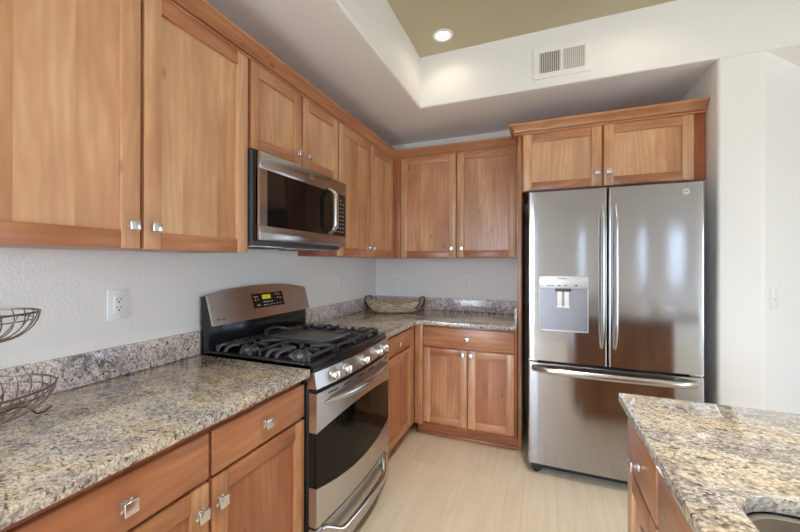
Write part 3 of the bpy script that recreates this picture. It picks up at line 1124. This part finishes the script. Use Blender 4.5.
def side_grate(y0, y1, outer):
    b = B()
    yi, yo = (y1, y0) if outer < 0 else (y0, y1)
    bar = dict(r=0.0088, seg=8, squash=(0.9, 1.05))
    x0, x1, xm = 0.088, 0.618, 0.350
    # long inner bar and split ring frame
    b.tube([(x0 + .01, yi, GZ - .002), (x1 - .01, yi, GZ - .002)], **bar)
    b.tube([(x0, y0 + .01, GZ - .006), (x0, y1 - .01, GZ - .006)], **bar)
    b.tube([(x1, y0 + .01, GZ - .006), (x1, y1 - .01, GZ - .006)], **bar)
    b.tube([(xm, y0 + .01, GZ - .002), (xm, y1 - .01, GZ - .002)], **bar)
    for cx in (0.20, 0.50):
        cy = (y0 + y1) / 2
        for sg in (-1, 1):
            # sweeping curved arms from the outer rim in towards the burner
            b.tube(bez((cx + sg * 0.100, yo, GZ - .024), (cx + sg * 0.100, yo + (cy - yo) * .10, GZ + .012), (cx + sg * .074, yo + (cy - yo) * .45, GZ), 6)
                   + bez((cx + sg * .074, yo + (cy - yo) * .45, GZ), (cx + sg * 0.040, cy - (cy - yo) * .10, GZ), (cx + sg * 0.030, cy, GZ), 6)[1:], **bar)
            b.tube(bez((cx + sg * 0.048, yo, GZ - .024), (cx + sg * 0.050, yo + (cy - yo) * .12, GZ + .012), (cx + sg * .02, yo + (cy - yo) * .55, GZ), 8), **bar)
            b.tube([(cx + sg * 0.105, cy, GZ), (cx + sg * 0.028, cy, GZ)], **bar)
            b.tube(bez((cx + sg * .09, yi, GZ - .002), (cx + sg * .06, yi + (cy - yi) * .3, GZ), (cx + sg * .02, yi + (cy - yi) * .6, GZ), 6), **bar)
        # upright finger at the burner
        b.box((cx - .004, cy - .004, GZ - .002), (cx + .004, cy + .004, GZ + .016), bev=0.001)
    for x in (x0, xm, x1):
        for y in (y0 + .012, y1 - .012):
            b.tube([(x, y, 0.919), (x, y, GZ - .004)], 0.007, 8)
    return b


gr = side_grate(-1.992, -1.772, -1).build('grate', IRON, rg)
gr['label'] = 'black cast iron grate with curved arms'
gr = side_grate(-1.508, -1.288, 1).build('grate', IRON, rg)
gr['label'] = 'black cast iron grate with curved arms'
b = B()
for y in (-1.755, -1.525):
    b.tube([(0.10, y, GZ - .004), (0.62, y, GZ - .004)], 0.0075, 8)
for x in (0.10, 0.62):
    b.tube([(x, -1.755, GZ - .004), (x, -1.525, GZ - .004)], 0.0075, 8)
    for y in (-1.755, -1.525):
        b.tube([(x, y, 0.919), (x, y, GZ - .006)], 0.007, 8)
# loop handles at both ends
for x, sg in ((0.115, 1), (0.605, -1)):
    b.tube([(x + sg * 0.075 * (1 - abs(math.sin(a))), -1.64 - 0.100 * math.cos(a), GZ + 0.026 * math.sin(a)) for a in [math.pi * i / 12 for i in range(13)]], 0.008, 8)
b.build('grate', IRON, rg)
b = B()
b.prism([(0.175 + 0.0, -1.735), (0.545, -1.735)] + [(0.555, -1.72), (0.555, -1.56), (0.545, -1.545), (0.175, -1.545), (0.165, -1.56), (0.165, -1.72)],
        GZ - 0.004, GZ + 0.006, 'z', bev=0.003)
b.build('griddle', GRIDDLE, rg)

# sloped knob panel
kp_front = lambda y, z: 0.682 - (z - 0.824) * 0.16 + bow(y)
b = B()
b.grid_solid(ysn(), lambda y: 0.824, lambda y: 0.893, lambda y, z: 0.630, kp_front, nz=2)
b.build('knob_panel', STEEL_R, rg, 30)
for y in (-1.905, -1.812, -1.640, -1.468, -1.375):
    b = B()
    c = (kp_front(y, 0.858), y, 0.858)
    b.lathe([(0.0, -0.002), (0.030, -0.002), (0.031, 0.004), (0.027, 0.007), (0.024, 0.009), (0.0, 0.009)], c, 'x', 28, mat=1)
    b.lathe([(0.021, 0.006), (0.0205, 0.026), (0.018, 0.030), (0.0, 0.031)], c, 'x', 28, mat=0)
    b.box((c[0] + 0.028, c[1] - 0.0045, c[2] - 0.018), (c[0] + 0.038, c[1] + 0.0045, c[2] + 0.018), bev=0.003)
    kn = b.build('burner_knob', [CHROME, simple('knob_bezel', (0.55, 0.55, 0.56), 0.3, 1.0) if 'knob_bezel' not in bpy.data.materials else bpy.data.materials['knob_bezel']], rg)

# oven door: stainless top and bottom rails with a lens-shaped window between
DX = 0.682
dfront = lambda y, z: DX + bow(y)
arch = lambda y, e: (1 - ((y - RC) / (RW / 2)) ** 2) * e
gtop = lambda y: 0.642 + arch(y, 0.036)
gbot = lambda y: 0.414 - arch(y, 0.042)
b = B()
b.grid_solid(ysn(24), gtop, lambda y: 0.806, lambda y, z: 0.645, dfront, nz=2)
b.grid_solid(ysn(24), lambda y: 0.252, gbot, lambda y, z: 0.645, dfront, nz=2)
od = b.build('oven_door', STEEL_R, rg, 30)
b = B()
b.grid_solid(ysn(24), lambda y: gbot(y) + 0.0005, lambda y: gtop(y) - 0.0005, lambda y, z: 0.668 + bow(y), lambda y, z: DX - 0.003 + bow(y), nz=2)
gl = b.build('window', OVGLASS, od, 30)
b = B()
b.box((0.645, RY0 + 0.001, 0.413), (DX - 0.004, RY0 + 0.012, 0.641))
b.build('window_surround', BLACK, od)
b = B()
b.box((0.645, RY1 - 0.012, 0.413), (DX - 0.004, RY1 - 0.001, 0.641))
b.build('window_surround', BLACK, od)
b = B()
for i in range(6):
    y = RY0 + 0.075 + i * 0.118
    b = B()
    b.grid_solid([y + 0.07 * j / 4 for j in range(5)], lambda q: 0.7855, lambda q: 0.7920, lambda q, w: DX + bow(q) - 0.006, lambda q, w: DX + bow(q) + 0.0008)
    b.build('vent_slot', BLACKM, od)
# bowed handle that thickens towards the middle
b = B()
hp, hr = [], []
for i in range(25):
    u = i / 24
    y = RY0 + 0.045 + (RW - 0.09) * u
    k = math.sin(math.pi * u)
    hp.append((DX + bow(y) + 0.002 + 0.032 * k ** 0.8, y, 0.756 - 0.004 * k))
    hr.append(0.25 + 0.75 * k ** 0.6)
b.tube(hp, 0.020, 14, rad=hr, squash=(0.7, 1.0))
b.build('handle', STEEL_H, od, 60)
# oven cavity and racks seen through the window
b = B()
b.box((0.102, RY0 + 0.031, 0.301), (0.112, RY1 - 0.031, 0.779))
cav = b.build('oven_cavity', CAVITY, rg)
b = B()
for z in (0.45, 0.60):
    for i in range(14):
        y = RY0 + 0.06 + i * (RW - 0.12) / 13
        b.tube([(0.13, y, z), (0.61, y, z)], 0.0022, 6)
    for x in (0.14, 0.37, 0.60):
        b.tube([(x, RY0 + 0.05, z - .003), (x, RY1 - 0.05, z - .003)], 0.003, 6)
b.build('oven_rack', RACK, rg)
# storage drawer
b = B()
b.grid_solid(ysn(24), lambda y: 0.056, lambda y: 0.241, lambda y, z: 0.645, lambda y, z: DX - 0.004 + bow(y), nz=2)
dr = b.build('storage_drawer', STEEL_R, rg, 30)
b = B()
hp, hr = [], []
for i in range(33):
    u = i / 32
    y = RY0 + 0.030 + (RW - 0.105) * u
    k = min(1.0, math.sin(math.pi * u) * 1.9)
    k = k * k * (3 - 2 * k)
    hp.append((DX + bow(y) - 0.006 + 0.036 * k, y, 0.218 - 0.050 * k - 0.008 * math.sin(math.pi * u)))
    hr.append(1.25 - 0.25 * k)
b.tube(hp, 0.019, 14, rad=hr, squash=(0.75, 1.2))
b.build('handle', STEEL_H, dr, 60)
b = B()
b.box((0.60, RY0 + 0.01, 0.012), (0.650, RY1 - 0.01, 0.048))
b.build('kick_plate', BLACKM, rg)

# ------------------------------------------------------------------ over-the-range microwave
MY0, MY1, MZ0, MZ1, MX = -2.019, -1.268, 1.448, 1.850, 0.385
mw = thing('microwave', 'stainless over the range microwave with dark glass door', 'microwave', (0.0, RC, MZ0))
b = B()
b.box((0.004, MY0 + 0.003, 1.430), (0.340, MY1 - 0.003, 1.856), bev=0.003)
b.build('body', DKGREY, mw)
b = B()
b.box((0.341, MY0, MZ0), (0.372, MY1, MZ1), bev=0.002)
b.build('bezel', BLACK, mw)
b = B()
wy0, wy1, wz0, wz1 = -1.975, -1.420, 1.514, 1.768
b.box((0.360, MY0, wz1), (MX, MY1, MZ1), bev=0.003)
b.box((0.360, MY0, MZ0), (MX, MY1, wz0), bev=0.003)
b.box((0.360, MY0, wz0), (MX, wy0, wz1))
b.box((0.360, -1.280, wz0), (MX, MY1, wz1))
b.box((0.360, -1.424, wz0), (MX, -1.416, wz1))
md = b.build('door', STEEL_MW, mw)
b = B()
b.box((0.3725, wy0 + 0.0005, wz0 + 0.0005), (MX - 0.002, wy1 - 0.005, wz1 - 0.0005))
b.build('window', MWGLASS, md)
b = B()
b.box((0.3725, -1.4155, wz0 + 0.0005), (MX - 0.001, -1.2805, wz1 - 0.0005))
cp = b.build('keypad', BLACK, mw)
for i in range(9):
    for j in range(4):
        if i == 0 and j not in (1, 2):
            continue
        y = -1.392 + j * 0.029
        z = 1.735 - i * 0.0245
        b = B()
        b.box((MX - 0.0012, y - 0.006, z - 0.0028), (MX - 0.0002, y + 0.006, z + 0.0028))
        b.build('button', MARK, cp)
b = B()
hz0, hz1, hy = 1.522, 1.780, -1.462
hp = []
for i in range(17):
    u = i / 16
    k = math.sin(math.pi * u)
    hp.append((MX + 0.002 + 0.046 * min(1, k * 2.2) ** 0.7, hy, hz0 + (hz1 - hz0) * u))
b.tube(hp, 0.013, 12, squash=(1.55, 0.7))
b.build('handle', CHROME, md, 60)
b = B()
b.lathe([(0.0, 0.0), (0.0150, 0.0), (0.0150, 0.0015), (0.0132, 0.0022), (0.0126, 0.0015), (0.0, 0.0015)], (MX, -1.634, 1.812), 'x', 24)
bd = b.build('badge', CHROME, md)
text('monogram', 'GE', 0.014, (MX + 0.0022, -1.634, 1.812), ROT_XP, MARKD, bd)
b = B()
b.box((0.03, MY0 + 0.03, 1.423), (0.300, MY1 - 0.03, 1.431), bev=0.002)
vt = b.build('underside_filter', CHROME, mw)
b = B()
b.box((0.12, MY0 + 0.10, 1.420), (0.26, MY0 + 0.32, 1.4235))
b.build('grease_mesh', BLACKM, vt)
b = B()
b.box((0.12, MY1 - 0.32, 1.420), (0.26, MY1 - 0.10, 1.4235))
b.build('grease_mesh', BLACKM, vt)

# ------------------------------------------------------------------ refrigerator
FX0, FX1, FY = 1.464, 2.371, -0.822
FC = (FX0 + FX1) / 2
SPL = 1.9085
fr = thing('refrigerator', 'stainless french door refrigerator with bottom freezer drawer in the wall niche', 'refrigerator', (FC, -0.42, 0))
b = B()
b.box((FX0 + 0.004, -0.742, 0.05), (FX1 - 0.004, -0.04, 1.790), bev=0.004)
b.build('body', DKGREY, fr)
b = B()
b.box((FX0 + 0.02, -0.735, 0.010), (FX1 - 0.02, -0.715, 0.068))
b.build('toe_grille', BLACKM, fr)
for x in (FX0 + 0.05, FX1 - 0.05):
    b = B()
    b.box((x - 0.03, -0.79, 0.018), (x + 0.03, -0.735, 0.060), bev=0.004)
    b.lathe([(0.017, 0.0), (0.017, 0.012), (0.009, 0.013), (0.009, 0.03)], (x, -0.765, 0), 'z', 14)
    b.build('foot', BLACKM, fr)
curve = lambda x: 0.0035 * (1 - ((x - FC) / ((FX1 - FX0) / 2)) ** 2)


def fdoor(name, x0, x1, z0, z1, hole=None):
    """gently convex stainless door; the grid is built in (depth, along, z) and turned to face -y"""
    b = B()
    xfm = lambda c: Vector((c.y, -c.x, c.z))
    r = 0.010

    def front(x, z):
        e = 0.0
        for d in (x - x0, x1 - x):
            if d < r:
                e = max(e, r - math.sqrt(max(0, r * r - (r - d) ** 2)))
        return -FY + curve(x) - e
    n = 16
    ed = [0, 0.0008, 0.003, 0.006, 0.010]
    xs = [x0 + e for e in ed] + [x0 + 0.010 + (x1 - x0 - 0.02) * i / n for i in range(1, n)] + [x1 - e for e in ed[::-1]]
    b.grid_solid(xs, lambda y: z0, lambda y: z1, lambda y, z: 0.748, front, nz=4, xfm=xfm)
    return b.build(name, STEEL_V, fr, 40)


dl = fdoor('door', FX0, SPL - 0.003, 0.733, 1.798)
d2 = fdoor('door', SPL + 0.003, FX1, 0.733, 1.798)
d3 = fdoor('freezer_drawer', FX0, FX1, 0.076, 0.716)
for x in (FX0 + 0.03, FX1 - 0.03):
    b = B()
    b.box((x - 0.03, -0.80, 0.717), (x + 0.03, -0.745, 0.732), bev=0.003)
    b.build('hinge', CHROME, fr)
    b = B()
    b.box((x - 0.028, -0.80, 1.799), (x + 0.028, -0.69, 1.815), bev=0.004)
    b.build('hinge_cover', DKGREY, fr)


def bar_handle(parent, x, z0, z1, inward):
    b = B()
    pts, rad = [], []
    y0 = FY - curve(x)
    for i in range(33):
        u = i / 32
        k = math.sin(math.pi * u)
        pts.append((x, y0 + 0.003 - 0.050 * min(1, k * 2.6) ** 0.75 - 0.006 * k, z0 + (z1 - z0) * u))
        rad.append(1.0)
    b.tube(pts, 0.0125, 16, rad=rad, squash=(0.7, 1.75))
    o = b.build('handle', STEEL_R, parent, 60)
    return o


bar_handle(dl, 1.876, 0.850, 1.690, 1)
bar_handle(d2, 1.944, 0.850, 1.690, -1)
b = B()
pts = []
for i in range(33):
    u = i / 32
    x = 1.492 + (2.334 - 1.492) * u
    k = math.sin(math.pi * u)
    pts.append((x, FY - curve(x) + 0.003 - 0.042 * min(1, k * 3.2) ** 0.75 - 0.016 * k, 0.682))
b.tube(pts, 0.0135, 16, squash=(0.85, 1.5))
b.build('handle', STEEL_H, d3, 60)
# ice and water dispenser
py = FY - 0.0065
b = B()
dx0, dx1, dz0, dz1 = 1.528, 1.806, 0.925, 1.268
b.box((dx0, py - 0.006, dz0), (dx1, py + 0.004, dz0 + 0.008), bev=0.002)
b.box((dx0, py - 0.006, dz0), (dx0 + 0.006, py + 0.004, dz1), bev=0.002)
b.box((dx1 - 0.006, py - 0.006, dz0), (dx1, py + 0.004, dz1), bev=0.002)
b.box((dx0, py - 0.007, 1.190), (dx1, py + 0.004, dz1), bev=0.003)
dp = b.build('dispenser', DISP_TOP, dl)
b = B()
b.box((dx0 + 0.006, py - 0.0028, dz0 + 0.008), (dx1 - 0.006, py + 0.004, 1.190))
b.build('dispenser_well', RECESS, dl)
b = B()
b.box((1.622, py - 0.010, 1.172), (1.712, py - 0.002, 1.192), bev=0.002)
b.build('nozzle', DKGREY, dl)
for x in (1.646, 1.686):
    b = B()
    b.box((x - 0.013, py - 0.013, 1.082), (x + 0.013, py - 0.003, 1.172), bev=0.003)
    b.box((x - 0.018, py - 0.015, 1.072), (x + 0.018, py - 0.003, 1.084), bev=0.003)
    b.build('paddle', PADDLE, dl)
for i, x in enumerate((1.585, 1.604, 1.645, 1.680, 1.740)):
    b = B()
    b.box((x - 0.007, py - 0.0078, 1.206), (x + 0.007, py - 0.0068, 1.213 if i < 4 else 1.216))
    b.build('button', MARKD, dp)
b = B()
for i in range(7):
    b.box((1.634 + i * 0.008, py - 0.0078, 1.248), (1.639 + i * 0.008, py - 0.0068, 1.255))
b.build('dispenser_lettering', MARKD, dl)
b = B()
bx = 2.288
by = FY - curve(bx)
b.lathe([(0.0, -0.0015), (0.0125, -0.0015), (0.017, -0.0015), (0.017, 0.0), (0.0, 0.0)], (bx, by, 1.748), 'y', 24)
bd = b.build('badge', CHROME, d2)
text('monogram', 'GE', 0.015, (bx, by - 0.0022, 1.748), ROT_YN, MARKD, bd)

# ------------------------------------------------------------------ outlets and switches
def plate(name, label, cat, xf, origin, kind, group=None):
    o = thing(name, label, cat, origin, group)
    b = B()
    b.box((-0.0375, -0.0585, 0.0005), (0.0375, 0.0585, 0.006), bev=0.002, xf=xf)
    b.build('cover_plate', WHITEPL, o)
    b = B()
    b.box((-0.017, -0.034, 0.0055), (0.017, 0.034, 0.0085), bev=0.0012, xf=xf)
    b.build('insert' if kind == 'outlet' else 'rocker', WHITEPL, o)
    if kind == 'outlet':
        for t in (-0.016, 0.016):
            for lo, hi in (((-0.0080, 0.001), (-0.0055, 0.009)), ((0.0050, 0.001), (0.0075, 0.009)), ((-0.0030, -0.009), (0.0030, -0.003))):
                b = B()
                b.box((lo[0], t + lo[1], 0.008), (hi[0], t + hi[1], 0.0088), xf=xf)
                b.build('slot', SLOT, o)
    else:
        b = B()
        b.box((-0.0165, -0.001, 0.0082), (0.0165, 0.001, 0.0087), xf=xf)
        b.build('rocker_seam', VENTD, o)
    for t in (-0.048, 0.048):
        b = B()
        b.box((-0.003, t - 0.003, 0.0055), (0.003, t + 0.003, 0.0065), bev=0.001, xf=xf)
        b.build('screw', VENTW, o)
    return o


lw = lambda y, z: (lambda c: Vector((c.z, y + c.x, z + c.y)))
bw = lambda x, z: (lambda c: Vector((x + c.x, -c.z, z + c.y)))
plate('wall_outlet', 'white outlet plate on the left wall above the worktop left of the range', 'outlet', lw(-2.368, 1.184), (0, -2.368, 1.184), 'outlet')
plate('wall_switch', 'white rocker switch plate on the left wall between range and corner', 'switch', lw(-0.716, 1.181), (0, -0.716, 1.181), 'switch')
plate('wall_switch', 'white rocker switch plate on the back wall above the woven basket', 'switch', bw(0.205, 1.179), (0.205, 0, 1.179), 'switch')
plate('wall_outlet', 'white outlet plate on the back wall right of the woven basket', 'outlet', bw(0.917, 1.183), (0.917, 0, 1.183), 'outlet')
q = math.sqrt(0.5)
aw = lambda c: Vector((2.735 + q * c.x + q * c.z, -0.6425 + q * c.x - q * c.z, 1.150 + c.y))
plate('wall_switch', 'white rocker switch plate on the angled wall right of the refrigerator', 'switch', aw, (2.735, -0.6425, 1.150), 'switch')

# ------------------------------------------------------------------ air register on the tray wall
vr = thing('air_register', 'white two bank air register high on the tray wall above the refrigerator', 'vent', (1.664, TRAY_Y, 2.668))
vx0, vx1, vz0, vz1 = 1.497, 1.833, 2.568, 2.770
fo = 0.034
b = B()
for lo, hi in (((vx0, vz0), (vx1, vz0 + fo)), ((vx0, vz1 - fo), (vx1, vz1)), ((vx0, vz0 + fo), (vx0 + fo, vz1 - fo)), ((vx1 - fo, vz0 + fo), (vx1, vz1 - fo)),
               ((1.655, vz0 + fo), (1.673, vz1 - fo))):
    b.box((lo[0], TRAY_Y - 0.010, lo[1]), (hi[0], TRAY_Y - 0.0005, hi[1]))
b.build('frame', VENTW, vr)
b = B()
b.box((vx0 + fo, TRAY_Y - 0.0022, vz0 + fo), (vx1 - fo, TRAY_Y - 0.0008, vz1 - fo))
b.build('backing', VENTD, vr)
for x0, x1, tw in ((vx0 + fo, 1.655, -0.35), (1.673, vx1 - fo, 0.75)):
    n = 11
    for i in range(n):
        x = x0 + (x1 - x0) * (i + 0.5) / n
        b = B()
        cs, sn = math.cos(tw), math.sin(tw)
        b.box((-0.0012, -0.0055, vz0 + fo), (0.0012, 0.0050, vz1 - fo), xf=lambda c: Vector((x + c.x * cs - c.y * sn, TRAY_Y - 0.0095 + c.x * sn + c.y * cs * 0.9, c.z)))
        b.build('louver', VENTW, vr)
b = B()
b.box((vx0 + 0.012, TRAY_Y - 0.016, 2.648), (vx0 + 0.016, TRAY_Y - 0.009, 2.690), bev=0.001)
b.build('damper_lever', VENTW, vr)
b = B()
b.lathe([(0.0, -0.002), (0.004, -0.002), (0.005, 0.0), (0.0, 0.0)], (vx1 - 0.014, TRAY_Y - 0.010, 2.668), 'y', 12)
b.build('screw', VENTW, vr)

# ------------------------------------------------------------------ recessed lamps
def can_lamp(x, y, label, power):
    o = thing('recessed_lamp', label, 'ceiling lamp', (x, y, TRAY_Z), 'recessed lamps in the tray ceiling')
    b = B()
    b.lathe([(0.047, -0.004), (0.050, -0.007), (0.066, -0.006), (0.069, -0.0005), (0.047, -0.0005), (0.047, -0.004)], (x, y, TRAY_Z), 'z', 36, caps=False)
    b.build('trim_ring', WHITEPL, o)
    b = B()
    b.lathe([(0.0, -0.003), (0.047, -0.003), (0.047, -0.0006), (0.0, -0.0006)], (x, y, TRAY_Z), 'z', 36)
    b.build('bulb', BULB, o)
    l = bpy.data.lights.new('lamp_light', 'SPOT')
    l.energy = power
    l.color = LAMP_COL if power > 2 else (1.0, 0.80, 0.55)
    l.spot_size = math.radians(156 if power < 4 else (92 if y > -3 else 150))
    l.spot_blend = 0.9
    l.shadow_soft_size = 0.045
    lo = bpy.data.objects.new('lamp_light', l)
    COL.objects.link(lo)
    lo.parent = o
    lo.location = (0, 0, -0.012)


can_lamp(0.922, -0.905, 'glowing recessed ceiling lamp in the tray corner left of the air register', TRAY_LAMP)
can_lamp(2.05, -1.00, 'recessed ceiling lamp in the tray in front of the refrigerator, above the frame', TRAY_LAMP)
can_lamp(1.72, -1.75, 'added fill lamp in the tray between range and island, above the frame', FILL_LAMP * 2)  # this and the next two are unseen lamps added to brighten the floor
can_lamp(1.72, -3.40, 'added unseen fill lamp above the camera in the aisle', FILL_LAMP)
can_lamp(3.10, -3.60, 'added unseen fill lamp behind the camera past the island end', FILL_LAMP * 0.5)

# ------------------------------------------------------------------ woven basket
wb = thing('woven_basket', 'oval woven straw basket with dark loop handles in the worktop corner', 'basket', (0.305, -0.25, CT))
ang = math.atan2(0.38, 0.925)
ca, sa = math.cos(ang), math.sin(ang)


def bask(u, v, z):
    return (0.305 + u * ca - v * sa, -0.25 + u * sa + v * ca, CT + z)


b = B()
N, H = 48, 11
for k in range(H):
    u = k / (H - 1)
    A = 0.195 + 0.060 * u ** 0.6
    Bq = 0.105 + 0.045 * u ** 0.6
    z = 0.0085 + 0.088 * u
    # the rim dips at the long sides and rises to the ends
    b.tube([bask(A * math.cos(a), Bq * math.sin(a), z * (0.82 + 0.18 * abs(math.cos(a)) ** 1.5) + 0.0012 * math.sin(a * 24 + k * math.pi))
            for a in [2 * math.pi * i / N for i in range(N)]], 0.0062, 6, closed=True)
t = bmesh.new()
t.faces.new([t.verts.new(bask(0.195 * math.cos(a), 0.105 * math.sin(a), 0.006)) for a in [2 * math.pi * i / N for i in range(N)]])
b._take(t)
b.build('bowl', STRAW, wb, 60)
for sg in (-1, 1):
    b = B()
    pts = []
    for i in range(15):
        a = math.pi * i / 14
        pts.append(bask(sg * 0.245 + 0.026 * math.cos(a), sg * -0.05 + 0.050 * math.cos(a), 0.085 + 0.048 * min(1, math.sin(a) * 1.7)))
    pts = [bask(sg * 0.215 + 0.026, sg * -0.05 + 0.050, 0.030)] + pts + [bask(sg * 0.215 - 0.026, sg * -0.05 - 0.050, 0.030)]
    b.tube(pts, 0.0065, 8)
    b.build('handle', ROPE, wb, 60)

# ------------------------------------------------------------------ wire basket stand
wx, wy = 0.25, -2.835
ws = thing('wire_basket_stand', 'two tier bronze wire fruit basket stand at the left edge of the worktop', 'basket stand', (wx, wy, CT))


def wire_bowl(R, z_rim, depth, n, rb):
    b = B()
    C_ = lambda r, a, z: (wx + r * math.cos(a), wy + r * math.sin(a), z)
    for r, z, th in ((R, z_rim, 0.0028), (R * 0.93, z_rim - 0.018, 0.0016), (rb, z_rim - depth, 0.0028)):
        b.tube([C_(r, 2 * math.pi * i / 48, z) for i in range(48)], th, 6, closed=True)
    for k in range(n):
        a0 = 2 * math.pi * k / n
        pts = []
        for i in range(10):
            u = i / 9
            r = rb + (R - rb) * math.sin(u * math.pi / 2) ** 0.9
            z = z_rim - depth + depth * (1 - math.cos(u * math.pi / 2)) ** 0.9
            pts.append(C_(r, a0 + 0.35 * u, z))
        b.tube(pts, 0.0015, 5)
    for k in range(6):
        a = math.pi * k / 6
        b.tube([C_(rb, a, z_rim - depth), C_(-rb, a, z_rim - depth)], 0.0015, 5)
    return b


wire_bowl(0.118, 1.220, 0.072, 24, 0.042).build('upper_bowl', WIRE, ws, 60)
wire_bowl(0.150, 1.028, 0.074, 26, 0.052).build('lower_bowl', WIRE, ws, 60)
b = B()
b.tube([(wx, wy, 0.955), (wx, wy, 1.318)], 0.005, 10)
b.tube([(wx + 0.026 * math.cos(a), wy, 1.345 - 0.026 * math.sin(a)) for a in [2 * math.pi * i / 24 for i in range(24)]], 0.004, 8, closed=True)
b.build('post', WIRE, ws, 60)
for k in range(3):
    a = math.radians(112 + 120 * k)
    b = B()
    d = Vector((math.cos(a), math.sin(a), 0))
    P = lambda r, z: tuple(Vector((wx, wy, CT + z)) + d * r)
    b.tube(bez(P(0.052, 0.046), P(0.130, 0.052), P(0.150, 0.014), 6) + bez(P(0.150, 0.014), P(0.156, 0.002), P(0.176, 0.0032), 5)[1:] + bez(P(0.176, 0.0032), P(0.194, 0.004), P(0.200, 0.012), 4)[1:], 0.0028, 7)
    b.build('foot', WIRE, ws, 60)
